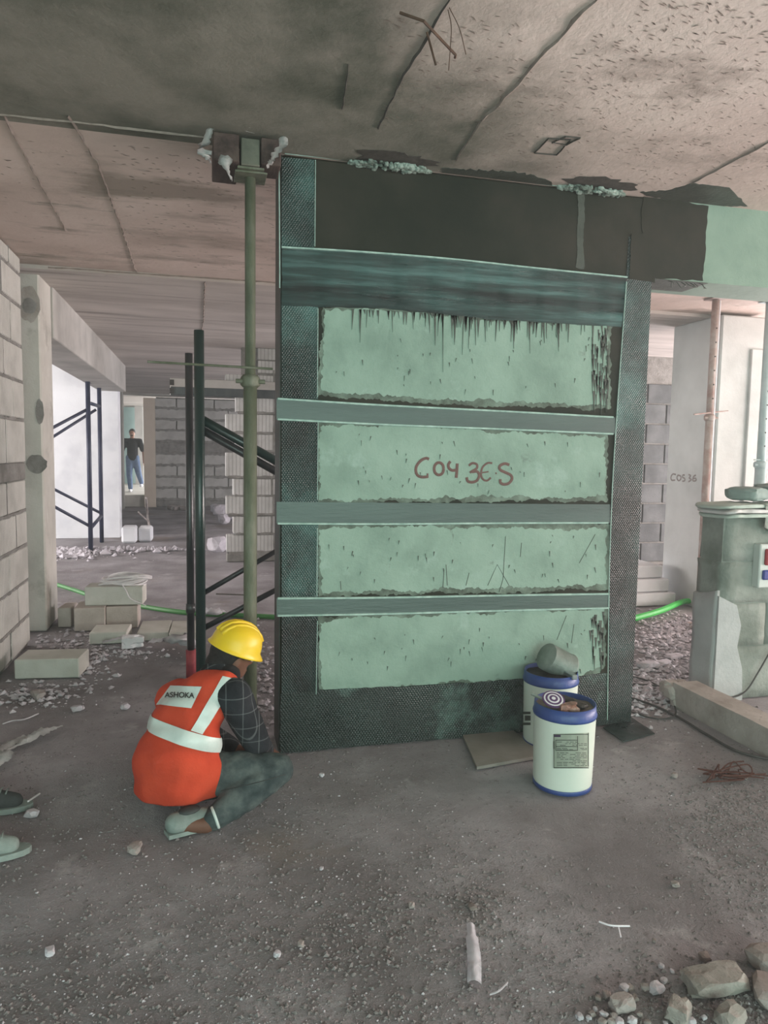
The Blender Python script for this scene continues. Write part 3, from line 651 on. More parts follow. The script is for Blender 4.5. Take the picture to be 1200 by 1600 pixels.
# kerb running towards the camera
k0 = Z_(1066, 1112); k1 = Z_(1200, 1184); kx = (k0.x+k1.x)/2
kh = X_(1140, 1109, kx).z
bm = BM(kx, kx+.16, 1.6, 3.60, -.01, kh); bmesh.ops.subdivide_edges(bm, edges=bm.edges[:], cuts=9, use_grid_fill=True)
for v in bm.verts:
    n = noise.noise_vector(v.co*6); v.co += Vector((n.x*.008, n.y*.008, n.z*.006))
S(obj('kerb', bm, m_kerb, smooth=False), 'rough concrete kerb running along the floor at the right edge', 'kerb')
bm = bmesh.new()
for k in range(14): rock(bm, (kx+random.uniform(-.02, .14), 3.62+random.uniform(-.03, .08), random.uniform(.0, kh*.7)), (random.uniform(.03, .06),)*3, 60+k, 2)
T(obj('broken_kerb_end', bm, m_kerb), 'crumbled concrete lump at the far end of the kerb', 'rubble')
# ------------------------------------------------------------------ props and scaffolding
def prop(name, px, yb, lab, m1, m2, zj, r1=.031, r2=.024, base_px=None, zt=CZ, pinlen=.12, pin_dir=(1, 0, 0), holes=True):
    p = Vector((px[0], px[1], 0)); t = thing(name, p, lab, 'prop')
    obj('base_plate', BM(p.x-.075, p.x+.075, p.y-.075, p.y+.075, 0, .008, bevel=.002), m1, t)
    obj('outer_tube', TB([(p.x, p.y, .008), (p.x, p.y, zj)], r1, 16), m1, t, True)
    obj('inner_tube', TB([(p.x, p.y, zj-.1), (p.x, p.y, zt-.012)], r2, 16), m2, t, True)
    cl = obj('collar', lathe(bmesh.new(), [(r1+.004, 0), (r1+.014, .01), (r1+.014, .04), (r1+.004, .055)], 16, Matrix.Translation((p.x, p.y, zj-.05))), m1, t, True)
    for s in (-1, 1):
        obj('collar_lug', TB([(p.x+s*(r1+.005), p.y-.02, zj-.025), (p.x+s*(r1+.035), p.y-.02, zj-.025)], .010, 8), m1, cl)
    obj('top_plate', BM(p.x-.07, p.x+.07, p.y-.07, p.y+.07, zt-.012, zt-.004, bevel=.002), m2, t)
    d = Vector(pin_dir)*pinlen; obj('pin', TB([p+Vector((0, -.02, zj+.02))-d, p+Vector((0, -.02, zj+.02))+d], .006, 8), m1, t)
    if holes:
        for k in range(6):
            z = zj+.14+k*.12
            if z < zt-.1: obj('pin_hole', TB([(p.x, p.y-r2-.0015, z), (p.x, p.y-r2+.004, z)], .007, 8), m_gunk, t)
    return t
pp = Y_(391, 700, 3.36); zj = Y_(391, 588, 3.36).z
pr = prop('steel_prop', (pp.x, 3.36), 0, 'weathered green steel prop standing beside the left end of the wrapped wall', m_prop, m_prop, zj, zt=CZ-.135, pinlen=.0, holes=False)
for o in [c for c in pr.children if c.name.startswith('pin') and not c.name.startswith('pin_hole')]: bpy.data.objects.remove(o)
pa, pb = Y_(232, 568, 3.40), Y_(424, 579, 3.40)
obj('pin', TB([(pa.x, 3.33, pa.z), (pb.x, 3.33, pb.z)], .0055, 8), m_prop, pr)
# packing timbers and cloth at the head of the prop
x0 = pp.x; zt = CZ-.135
obj('head_plate', BM(x0-.06, x0+.055, 3.27, 3.42, zt-.004, zt+.005), m_prop, pr)
T(obj('packing_timber', BM(x0-.165, x0-.055, 3.24, 3.52, CZ-.125, CZ-.012, bevel=.004), m_wood), 'dark brown timber packing on the left of the prop head', 'timber')
T(obj('packing_timber', BM(x0+.04, x0+.125, 3.24, 3.40, CZ-.125, CZ-.012, bevel=.004), m_wood), 'dark brown timber packing on the right of the prop head', 'timber')
T(obj('packing_block', BM(x0-.045, x0+.035, 3.26, 3.42, CZ-.128, CZ-.014, bevel=.004), m_woodl), 'pale wood block wedged above the prop tube', 'timber')
def cloth(name, pts, wd, mt, lab, cat='cloth', seed=0, thick=.006, group=None, parent=None, segs=5):
    """thin crumpled strip along pts"""
    P = curve(pts, segs); bm = bmesh.new(); R = random.Random(seed); prev = None; rows_ = []
    for i, p in enumerate(P):
        t = (P[min(i+1, len(P)-1)]-P[max(i-1, 0)]).normalized(); s = t.cross(Vector((0, 0, 1)))
        s = s.normalized() if s.length > .2 else Vector((1, 0, 0)); n = s.cross(t)
        wi = wd[min(len(wd)-1, int(i/len(P)*len(wd)))] if isinstance(wd, (list, tuple)) else wd
        rows_.append([bm.verts.new(p+s*wi*u+n*(.8*wi*abs(noise.noise(Vector((i*.5, u*2, seed))))+.55*wi*(1-u*u))+Vector((0, 0, .006))) for u in (-1, -.5, 0, .5, 1)])
    for a, b in zip(rows_, rows_[1:]):
        for j in range(4): bm.faces.new((a[j], a[j+1], b[j+1], b[j]))
    bmesh.ops.solidify(bm, geom=bm.faces[:], thickness=thick)
    o = obj(name, bm, mt, parent, True)
    if lab: T(o, lab, cat, group)
    return o
cloth('sheet_scrap', [Y_(350, 194, 3.2), Y_(372, 200, 3.2), Y_(400, 208, 3.22), Y_(440, 212, 3.25)], [.03, .02, .018], m_cloth, 'grey sheet scrap pinched between prop head and slab', seed=1)
cloth('rag', [Vector((x0-.175, 3.24, CZ-.015)), Vector((x0-.19, 3.22, CZ-.07)), Vector((x0-.20, 3.21, CZ-.135)), Vector((x0-.185, 3.2, CZ-.165))], [.02, .03, .02], m_cloth, 'pale rag hanging left of the prop head', seed=2)
cloth('rag', [Vector((x0+.135, 3.24, CZ-.012)), Vector((x0+.13, 3.215, CZ-.06)), Vector((x0+.10, 3.205, CZ-.12)), Vector((x0+.07, 3.2, CZ-.155))], [.02, .035, .025], m_cloth, 'pale rag hanging right of the prop head', seed=3)
cloth('rag', [Vector((x0-.11, 3.25, CZ-.125)), Vector((x0-.115, 3.22, CZ-.17)), Vector((x0-.09, 3.21, CZ-.225))], [.03, .02, .012], m_cloth, 'narrow pale rag dangling below the left packing timber', seed=4)
q = Z_(1091, 976); prop('steel_prop', (q.x, q.y), 0, 'rusty red and white steel prop in front of the hazy column', m_propr, m_propr, Y_(1095, 648, q.y).z, r1=.032, r2=.03, pinlen=.26, pin_dir=(.9, .3, .1))
obj('pale_edge', TB([(q.x+.028, q.y-.018, .02), (q.x+.028, q.y-.018, CZ-.02)], .008, 6), m_wire, [o for o in C.objects if o.name == 'steel_prop.001'][0])
q2 = Y_(1190, 700, 5.3); prop('steel_prop', (q2.x, 5.3), 0, 'blue-grey steel prop at the right edge of the picture', m_propw, m_propw, Y_(1186, 722, 5.3).z, r1=.045, r2=.036, pinlen=.09)
for i in range(2):
    T(obj('packing_board', BM(q.x-.16+.05*i, q.x+.10+.03*i, q.y-.16, q.y-.085, .002+.02*i, .02+.02*i), m_stone), ('lower', 'upper')[i]+' of two thin boards in front of the rusty prop foot', 'board')
# scaffold standards in front: black frame
def leg(name, a, b, r, mt, t): return obj(name, TB([a, b], r, 12), mt, t, True)
sA = Y_(296, 700, 4.75); sB = Y_(312, 700, 4.62)
t = thing('scaffold_frame', (sB.x, 4.68, 0), 'black scaffold frame with diagonal braces behind the crouching worker', 'scaffold')
zA, zB = Y_(294, 552, 4.75).z, Y_(308, 516, 4.62).z
leg('standard', (sA.x, 4.75, .0), (sA.x, 4.75, zA), .024, m_tubeb, t); leg('standard', (sB.x, 4.62, 0), (sB.x, 4.62, zB), .031, m_tubeg, t)
ps_ = Y_(300, 1015, 4.75); leg('red_sleeve', (sA.x, 4.75, ps_.z-.20), (sA.x, 4.75, ps_.z), .032, m_red, t)
leg('coupler', (sA.x, 4.75, Y_(296, 950, 4.75).z-.03), (sA.x, 4.75, Y_(296, 950, 4.75).z+.03), .03, m_tubeb, t)
for (a, b, r, mt) in (((314, 655), (440, 725), .030, m_tubeg), ((316, 672), (440, 742), .026, m_tubeb), ((321, 925), (440, 856), .017, m_tubeb), ((321, 980), (440, 917), .019, m_tubeb)):
    p0, p1 = Y_(*a, 4.66), Y_(*b, 4.85); d = p1-p0; leg('brace', p0-d*.03, p1+d*.9, r, mt, t)
# blue H-frame in the left bay
f1 = Z_(142, 862); f2 = Vector((Y_(159, 842, 11.9).x, 11.9, 0))
t = thing('scaffold_frame', (f1.x, f1.y, 0), 'navy ladder-type scaffold frame before the bright white wall', 'scaffold')
tA, tB = Y_(134, 570, f1.y), Y_(151, 582, f2.y)
tA.x = f1.x; tB.x = f2.x
leg('standard', (f1.x, f1.y, 0), tA, .032, m_navy, t); leg('standard', (f2.x, f2.y, 0), tB, .032, m_navy, t)
def fr(py1, py2, r=.026):
    a = Vector((f1.x, f1.y, Y_(138, py1, f1.y).z)); b = Vector((f2.x, f2.y, Y_(155, py2, f2.y).z)); leg('rung', a, b, r, m_navy, t)
fr(573, 585); fr(594, 603); fr(629, 635); fr(826, 806)
for a, b, ya in (((136, 640), (60, 680), f1.y), ((150, 640), (60, 697), f2.y), ((142, 823), (60, 778), f1.y), ((160, 803), (60, 752), f2.y), ((134, 572), (55, 535), f1.y)):
    p0, p1 = Y_(*a, ya), Y_(*b, ya-.2); leg('brace', p0, p1+(p1-p0)*.6, .022, m_navy, t)
# ------------------------------------------------------------------ loose AAC blocks on the left
def loose(name, c, dims, rz, mt, lab, z=0., group='loose blocks on the floor'):
    bm = BM(-dims[0]/2, dims[0]/2, -dims[1]/2, dims[1]/2, 0, dims[2], bevel=.006)
    bmesh.ops.rotate(bm, cent=(0, 0, 0), matrix=Matrix.Rotation(rz, 3, 'Z'), verts=bm.verts); bmesh.ops.translate(bm, vec=(c[0], c[1], z), verts=bm.verts)
    return T(obj(name, bm, mt), lab, 'block', group)
def base(px0, px1, py): a, b = Z_(px0, py), Z_(px1, py); return a, b, (a+b)/2, (b-a).length
VX = .25
def lb_(px0, px1, pyb, pyt, dep, mt, lab, rz=-.1, z=0.):
    a, b = Z_(px0, pyb, z), Z_(px1, pyb, z); c = (a+b)/2; L_ = (b-a).length; h = Y_((px0+px1)/2, pyt, c.y).z - z
    loose('aac_block', (c.x+dep/2*math.sin(-rz)*0, c.y+dep/2), (L_, dep, max(.06, h)), rz, mt, lab, z); return c, h
lb_(28, 126, 1060, 1030, .24, m_blockl, 'pale green-grey block lying against the foot of the left wall', -.12)
lb_(142, 199, 1006, 988, .26, m_blockl, 'small pale block in front of the stacked blocks', -.05)
cb, hb = lb_(117, 163.5, 986, 950, .28, m_blockd, 'left dusty block of the pair beneath the wire coil block', 0.)
lb_(167, 215, 982, 948, .28, m_blockd, 'right dusty block of the pair beneath the wire coil block', 0.)
lb_(216, 264, 1001, 988, .40, m_blockl, 'flat pale block left of the joint behind the crumpled foil', -.03)
lb_(266, 310, 1001, 988, .40, m_blockl, 'flat pale block partly hidden behind the black scaffold tube', -.03)
lb_(93, 113, 980, 950, .22, m_blockd, 'dark shaded block between the column and the stacked blocks', -.1)
ptop = Z_(158, 946, hb)
loose('aac_block', (cb.x+.19, cb.y+.17), (.46, .2, .155), -.08, m_blockl, 'pale block on top of the stack carrying a wire coil', hb+.001)
zt_ = hb+.156; wc = Vector((cb.x+.22, cb.y+.17, zt_))
bm = bmesh.new()
for k in range(7):
    n = 26; rr = .15+.02*random.random(); ph = random.random()
    pts = [wc+Vector((rr*1.15*math.cos(ph+i/n*6.5)+.01*k-.03+.05, (rr*.6)*math.sin(ph+i/n*6.5), .012+.010*k+.014*math.sin(i*.5+k))) for i in range(n)]
    tube(bm, pts, .008, 5)
tube(bm, curve([wc+Vector((.02, -.10, .03)), wc+Vector((.06, -.125, -.03)), wc+Vector((.10, -.14, -.10)), wc+Vector((.22, -.18, -.15))], 6), .005, 5)
T(obj('wire_coil', bm, m_wire), 'loose coil of white wire lying on the topmost pale block', 'wire')
g = Z_(208, 1012); bm = bmesh.new(); rock(bm, (g.x, g.y, .05), (.10, .06, .055), 77, 3, .5); T(obj('foil_ball', bm, m_plas), 'crumpled whitish plastic lump in front of the pale blocks', 'litter')
cloth('plastic_sheet', [Z_(160, 1006, .03), Z_(185, 1000, .04), Z_(200, 1001, .03), Z_(225, 1006, .02)], [.02, .03, .02], m_plas, 'thin plastic strip left of the crumpled white lump', 'litter', 11)
cloth('plastic_sheet', [Z_(236, 1006, .04), Z_(262, 1003, .09), Z_(280, 1004, .14), Z_(300, 1014, .07), Z_(318, 1020, .03)], [.04, .07, .09, .06], m_plas, 'white plastic sheet trailing towards the red sleeve', 'litter', 12)
cloth('plastic_sheet', [Z_(312, 955, .01), Z_(330, 960, .03), Z_(348, 958, .01)], [.05, .07, .05], m_plas, 'white plastic scrap between the scaffold tube and the green prop', 'litter', 13)
# foam strips, left foreground
cloth('foam_strip', [Z_(-30, 1200, .01), Z_(0, 1177, .01), Z_(20, 1163, .012), Z_(38, 1154, .014)], [.028, .03, .02], m_cloth, 'shorter off-white foam strip at the left picture edge', 'litter', 14, .012)
cloth('foam_strip', [Z_(8, 1176, .01), Z_(35, 1163, .012), Z_(60, 1150, .018), Z_(82, 1141, .016), Z_(98, 1136, .02)], [.012, .03, .035, .02, .006], m_cloth, 'longer off-white foam strip with a pointed end on the left floor', 'litter', 15, .008)
cloth('foam_strip', [Z_(-8, 1198, .01), Z_(4, 1188, .02), Z_(14, 1178, .03)], [.03, .04, .03], m_cloth, 'curled foam flap below the two foam strips', 'litter', 16, .008)
T(obj('twig', TB(curve([Z_(4, 1131, .008), Z_(20, 1126, .012), Z_(38, 1124, .01), Z_(60, 1115, .008)], 4), .004, 5), m_stone2), 'thin pale twig on the floor above the foam strips', 'twig')
# ------------------------------------------------------------------ hoses and cables
hp = [Z_(60, 905, .02), Z_(110, 920, .02), Z_(160, 936, .02), Z_(225, 948, .02), Z_(300, 958, .02), Z_(428, 964, .02), Z_(560, 972, .02), Z_(780, 985, .02), Z_(930, 985, .02), Z_(990, 966, .02)]
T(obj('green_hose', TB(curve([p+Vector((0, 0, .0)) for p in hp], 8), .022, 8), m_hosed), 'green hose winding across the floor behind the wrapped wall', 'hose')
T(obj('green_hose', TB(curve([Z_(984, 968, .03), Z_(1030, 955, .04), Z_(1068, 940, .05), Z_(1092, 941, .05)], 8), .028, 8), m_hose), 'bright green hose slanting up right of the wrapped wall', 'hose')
for pts, r, lb in (([(965, 1085), (1010, 1098), (1055, 1118), (1100, 1145), (1150, 1173), (1200, 1186), (1230, 1190)], .007, 'thick black cable crossing the floor to the kerb'),
                   ([(980, 1055), (1010, 1063), (1035, 1076), (1050, 1095), (1056, 1112), (1048, 1122), (1020, 1122), (985, 1112)], .005, 'black cable looped back in front of the rubble'),
                   ([(970, 1067), (1010, 1070), (1050, 1074), (1085, 1078)], .005, 'thin black cable running straight to the kerb end')):
    T(obj('power_cable', TB(curve([Z_(x, y, .008) for x, y in pts], 8), r, 6), m_cable), lb, 'cable')
yq = YQ0-.03
T(obj('power_cable', TB(curve([Y_(1120, 1082, yq), Y_(1140, 1090, yq), Y_(1165, 1080, yq), Y_(1185, 1050, yq), Y_(1205, 1015, yq)], 6), .005, 6), m_cable), 'black cable looping up the face of the low block wall', 'cable')
T(obj('rod', TB([Z_(338, 928, .03), Z_(395, 930, .05)], .008, 6), m_dark), 'short dark rod on the floor behind the green prop', 'rod')
# red wire tangle
bm = bmesh.new(); R = random.Random(31); c0 = Z_(1130, 1216)
for k in range(5):
    pts = [c0+Vector((R.uniform(-.16, .18), R.uniform(-.07, .07), .008+R.random()*.035)) for i in range(6)]
    tube(bm, curve(pts, 6), .0035, 5)
tube(bm, curve([c0+Vector((.02, 0, .02)), c0+Vector((.08, .03, .06)), c0+Vector((.12, -.01, .02)), c0+Vector((.22, -.05, .01))], 6), .0035, 5)
T(obj('wire_tangle', bm, m_rustr), 'tangle of reddish-brown wire on the gravel at the right', 'wire')
# ------------------------------------------------------------------ flat board, carbon offcut
def slab_px(name, pts, z0, z1, mt, lab, cat):
    bm = bmesh.new(); f = bm.faces.new([bm.verts.new((*Z_(x, y, 0).xy, z0)) for x, y in pts]); r = bmesh.ops.extrude_face_region(bm, geom=[f])
    bmesh.ops.translate(bm, vec=(0, 0, z1-z0), verts=[g for g in r['geom'] if isinstance(g, bmesh.types.BMVert)]); return T(obj(name, bm, mt), lab, cat)
slab_px('cement_board', [(722, 1150), (790, 1136), (850, 1184), (745, 1203)], .001, .016, m_board, 'thin grey board lying flat beside the pails', 'board')
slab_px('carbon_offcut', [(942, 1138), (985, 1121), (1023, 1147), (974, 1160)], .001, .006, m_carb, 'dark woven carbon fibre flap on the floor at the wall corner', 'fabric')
# ------------------------------------------------------------------ pails
def pail(c, rz, h, r, lab, full):
    t = thing('paint_pail', (c.x, c.y, 0), lab, 'pail', 'pails of epoxy at the wrapped wall'); Mx = Matrix.Translation((c.x, c.y, 0))
    obj('pail_body', lathe(bmesh.new(), [(r*.93, .012), (r*.95, .03), (r, h-.055), (r*1.015, h-.05)], 40, Mx), m_pail, t, True)
    obj('base_ring', lathe(bmesh.new(), [(r*.90, 0), (r*.955, .002), (r*.957, .018), (r*.94, .021)], 40, Mx), m_blue, t, True)
    rim = bmesh.new(); lathe(rim, [(r*1.02, h-.055), (r*1.035, h-.045), (r*1.0, h-.03), (r*.985, h), (r*.955, h), (r*.955, h-.07)], 40, Mx)
    obj('blue_rim', rim, m_blue, t, True)
    bm = bmesh.new(); n = 40
    for rr in (.0,): pass
    ctr = bm.verts.new((c.x, c.y, h-.016)); ring = [bm.verts.new((c.x+r*.955*math.cos(6.2832*i/n), c.y+r*.955*math.sin(6.2832*i/n), h-.022+.008*noise.noise(Vector((i*.4, 0, rz))))) for i in range(n)]
    for i in range(n): bm.faces.new((ctr, ring[i], ring[(i+1) % n]))
    obj('contents', bm, m_paste if full else m_gunk, t, True)
    return t
P1 = Z_(878, 1224); rp, hp_ = .138, .385
p1 = pail(P1, 0, hp_, rp, 'nearer white pail with a blue rim and a printed label', True)
P2 = Z_(851, 1150); P2 = Z_(861, 1047, .385); P2.z = 0
p2 = pail(P2, 1, .385, rp, 'farther white pail behind the labelled one with a tin on its rim', False)
def onpail(c, px, py, r, h):
    o_ = Vector((c.x, c.y)); d = ray(px, py); a = d.x**2+d.y**2; b = 2*((O.x-c.x)*d.x+(O.y-c.y)*d.y); q = (O.x-c.x)**2+(O.y-c.y)**2-r*r
    k = b*b-4*a*q; tt = (-b-math.sqrt(max(k, 0)))/(2*a); return O+d*tt
def pailquad(name, c, x0, y0, x1, y1, off, mt, parent, n=8, skew=0.):
    bm = bmesh.new(); r = rp*.99+off; vv = []
    for i in range(n+1):
        px = x0+(x1-x0)*i/n
        vv.append([bm.verts.new(onpail(c, px, y0+skew*i/n, r, 0)), bm.verts.new(onpail(c, px, y1+skew*i/n, r, 0))])
    for a, b in zip(vv, vv[1:]): bm.faces.new((a[0], a[1], b[1], b[0]))
    bmesh.ops.solidify(bm, geom=bm.faces[:], thickness=.0006); return obj(name, bm, mt, parent)
dx = -2
lbm = pailquad('label', P1, 865, 1147, 920, 1200, .002, m_label, p1, skew=-2)
for q in ((865, 1147, 920, 1148), (865, 1199, 920, 1200.5), (865, 1147, 866, 1200), (919, 1145, 920, 1198), (868, 1156, 903, 1157), (868, 1166, 903, 1167), (868, 1172, 903, 1173), (868, 1157, 869, 1173), (902, 1150, 903, 1173)):
    pailquad('label_border', P1, *q, .0028, m_print, lbm, 6)
pailquad('label_header', P1, 866, 1148.5, 876, 1151.5, .003, m_purple, lbm, 3)
pailquad('label_header', P1, 864.5, 1158, 866.5, 1170, .003, m_print, lbm, 2)
R = random.Random(77); rowsb = bmesh.new()
for y in [1159, 1161.5, 1164, 1169, 1170.7, 1176, 1178.5, 1181, 1183.5, 1186, 1188.5, 1191, 1193.5, 1196]:
    x = 870
    while x < 915:
        l = R.uniform(3, 9)
        if R.random() < .8 and not (884 < x < 888 and y > 1174):
            vv = [rowsb.verts.new(onpail(P1, a, b, rp*.99+.0028, 0)) for a, b in ((x, y), (min(x+l, 917), y), (min(x+l, 917), y+.9), (x, y+.9))]; rowsb.faces.new(vv)
        x += l+1.5
T(obj('label_print', rowsb, m_print, lbm), kind='stuff')
pailquad('hazard_mark', P2, 817, 1112, 829, 1116, .002, m_print, p2, 3); pailquad('hazard_mark', P2, 817, 1129, 829, 1133, .002, m_print, p2, 3); pailquad('hazard_mark', P2, 820, 1118, 829, 1126, .002, m_print, p2, 3)
# things in the near pail
zr = hp_-.006
T(obj('stirring_stick', TB([(P1.x-.150, P1.y+.035, hp_+.035), (P1.x-.01, P1.y-.075, zr-.02)], .007, 6), m_tin), 'thin grey stirring stick leaning in the nearer pail', 'stick')
lid = thing('can_lid', (P1.x-.075, P1.y-.03, zr+.01), 'round can lid with white and dark rings in the nearer pail', 'lid')
Ml = Matrix.Translation((P1.x-.075, P1.y-.03, zr+.030)) @ Matrix.Rotation(.45, 4, 'X') @ Matrix.Rotation(-.1, 4, 'Y')
for k, (r0, mt) in enumerate(((.050, m_purple), (.043, m_plas), (.036, m_purple), (.027, m_plas), (.019, m_purple), (.009, m_plas))):
    obj(('rim', 'white_ring', 'dark_ring', 'white_ring', 'dark_ring', 'white_ring')[k], lathe(bmesh.new(), [(r0, .0005*k), (r0, .006+.0008*k)], 24, Ml), mt, lid)
bm = bmesh.new(); rock(bm, (P1.x-.02, P1.y-.06, zr), (.06, .035, .03), 5, 3, .6); T(obj('crumpled_wrapper', bm, m_bronze), 'crumpled reddish-brown wrapper in the nearer pail', 'litter')
bm = bmesh.new(); rock(bm, (P1.x+.02, P1.y+.0, zr-.002), (.035, .11, .025), 15, 3, .3, Matrix.Rotation(.5, 4, 'Z')); T(obj('brush', bm, m_gunk), 'dark epoxy-soaked brush lying in the nearer pail', 'brush')
# tin on the far pail
tin = thing('tin_can', (P2.x+.05, P2.y, hp_), 'dented grey tin lying tilted on the farther pail', 'tin')
Mt = Matrix.Translation((P2.x-.03, P2.y, hp_+.075)) @ Matrix.Rotation(.15, 4, 'Z') @ Matrix.Rotation(math.radians(118), 4, 'Y')
obj('tin_body', lathe(bmesh.new(), [(.070, 0), (.072, .003), (.072, .155), (.076, .158), (.067, .158), (.067, .02)], 24, Mt), m_tin, tin, True)
obj('tin_mouth', lathe(bmesh.new(), [(.066, .12), (.0, .12)], 24, Mt), m_gunk, tin)
Mh = Mt @ Matrix.Translation((0, 0, .15))
obj('wire_handle', TB(curve([Mh @ Vector((.076*math.cos(a), .076*math.sin(a), .0+.05*math.sin((a+1.2)/2.8*3.14))) for a in [-1.2+.35*i for i in range(9)]], 3), .005, 6), m_metal, tin)
T(obj('brush', BM(P2.x+.045, P2.x+.075, P2.y-.14, P2.y-.02, hp_-.012, hp_+.012, bevel=.004), m_metal), 'brush ferrule poking over the rim of the farther pail', 'brush')
# ------------------------------------------------------------------ sacks on the low wall
zt_ = 1.135
def pillow(name, c, dims, rz, mt, lab, cat, seed, sag=0.):
    bm = bmesh.new(); r = bmesh.ops.create_icosphere(bm, subdivisions=4, radius=1)['verts']
    for v in r:
        n = v.co.copy(); q = Vector([math.copysign(abs(n[i])**.55, n[i]) for i in range(3)])
        q += .13*noise.noise_vector(n*2.6+Vector((seed, 0, 0)))+.06*noise.noise_vector(n*7+Vector((seed, 3, 0)))
        v.co = Vector((q.x*dims[0]/2, q.y*dims[1]/2, q.z*dims[2]/2+dims[2]/2-sag*max(0, abs(n.y)-.4)))
    bmesh.ops.rotate(bm, cent=(0, 0, 0), matrix=Matrix.Rotation(rz, 3, 'Z'), verts=bm.verts); bmesh.ops.translate(bm, vec=Vector(c), verts=bm.verts)
    return T(obj(name, bm, mt, None, True), lab, cat)
def folded(c, dims, n, lab, seed):
    t = thing('sack', (c[0], c[1], c[2]), lab, 'sack', 'folded sacks on the low wall'); R = random.Random(seed); z = c[2]
    for k in range(n):
        h = dims[2]/n; lx, ly = dims[0]*R.uniform(.86, 1.04), dims[1]*R.uniform(.85, 1.05)
        bm = bmesh.new(); r = bmesh.ops.create_icosphere(bm, subdivisions=4, radius=1)['verts']
        for v in r:
            q = Vector([math.copysign(abs(v.co[i])**.4, v.co[i]) for i in range(3)]); o_ = Vector((seed+k*3., k, 0))
            e = noise.noise(Vector((q.x*3, q.y*3, k*2.+seed)))*.35+noise.noise(Vector((q.x*8, q.y*8, k*2.+seed)))*.2
            v.co = Vector((q.x*lx/2*(1+.10*noise.noise(Vector((q.y*2, 0, k+seed)))), q.y*ly/2*(1+.12*noise.noise(Vector((q.x*3, 5, k+seed)))), h/2+q.z*h*.46+e*h*.6-.05*max(0, abs(q.x)-.75)))
        bmesh.ops.rotate(bm, cent=(0, 0, 0), matrix=Matrix.Rotation(R.uniform(-.12, .12), 3, 'Z'), verts=bm.verts)
        bmesh.ops.translate(bm, vec=(c[0]+R.uniform(-.02, .02), c[1]+R.uniform(-.015, .015), z), verts=bm.verts); obj('fold', bm, (m_sack, m_cloth)[k % 2], t, True); z += h
folded((XQ+.19, YQ0+.09, 1.135), (.44, .32, .085), 3, 'pile of folded woven cloth overhanging the left end of the low wall', 1)
folded((XQ+.64, YQ0+.10, 1.135), (.44, .34, .085), 3, 'pile of folded woven cloth farther right on the low wall', 2)
bm = grid([XQ+.25+.035*i for i in range(20)], [0+.03*j for j in range(12)], lambda x, y: 0)
for v in bm.verts:
    u = v.co.y; lim = .20+.10*math.sin((v.co.x-XQ)*5.5-1.2)*.8
    u = u*(lim/.33)
    wv_ = .008*math.sin(v.co.x*55)+.006*noise.noise(v.co*9)
    if u < .07: v.co = Vector((v.co.x, YQ0+.02-u+wv_*.3, zt_+.09+wv_*.5))
    else: v.co = Vector((v.co.x, YQ0-.055+wv_, zt_+.09-(u-.07)))
bmesh.ops.solidify(bm, geom=bm.faces[:], thickness=.006)
T(obj('cloth_drape', bm, m_sack, None, True), 'pale green cloth draped over the front of the low wall', 'cloth')
pillow('cement_bag', (XQ+.27, YQ0+.12, zt_+.095), (.19, .22, .085), .3, m_bag, 'small green bundle on top of the sacks', 'bag', 3)
pillow('cement_bag', (XQ+.64, YQ0+.14, zt_+.095), (.48, .30, .11), .0, m_bag, 'larger green bag at the right end of the sack pile', 'bag', 4)
pe = Y_(1186, 850, YQ0-.04)
eb = thing('socket_box', (pe.x+.11, YQ0-.03, pe.z-.27), 'grey electrical distribution box with red and blue sockets on the low wall', 'electrical box')
ez0, ez1 = Y_(1186, 918, YQ0-.04).z, pe.z
obj('box_body', BM(pe.x, pe.x+.26, YQ0-.055, YQ0+.005, ez0, ez1, bevel=.006), m_elec, eb)
obj('red_socket', BM(pe.x+.03, pe.x+.11, YQ0-.075, YQ0-.05, ez0+.14, ez0+.24, bevel=.008), m_ered, eb)
obj('blue_socket', BM(pe.x+.02, pe.x+.10, YQ0-.07, YQ0-.05, ez0+.05, ez0+.11, bevel=.008), m_eblue, eb)
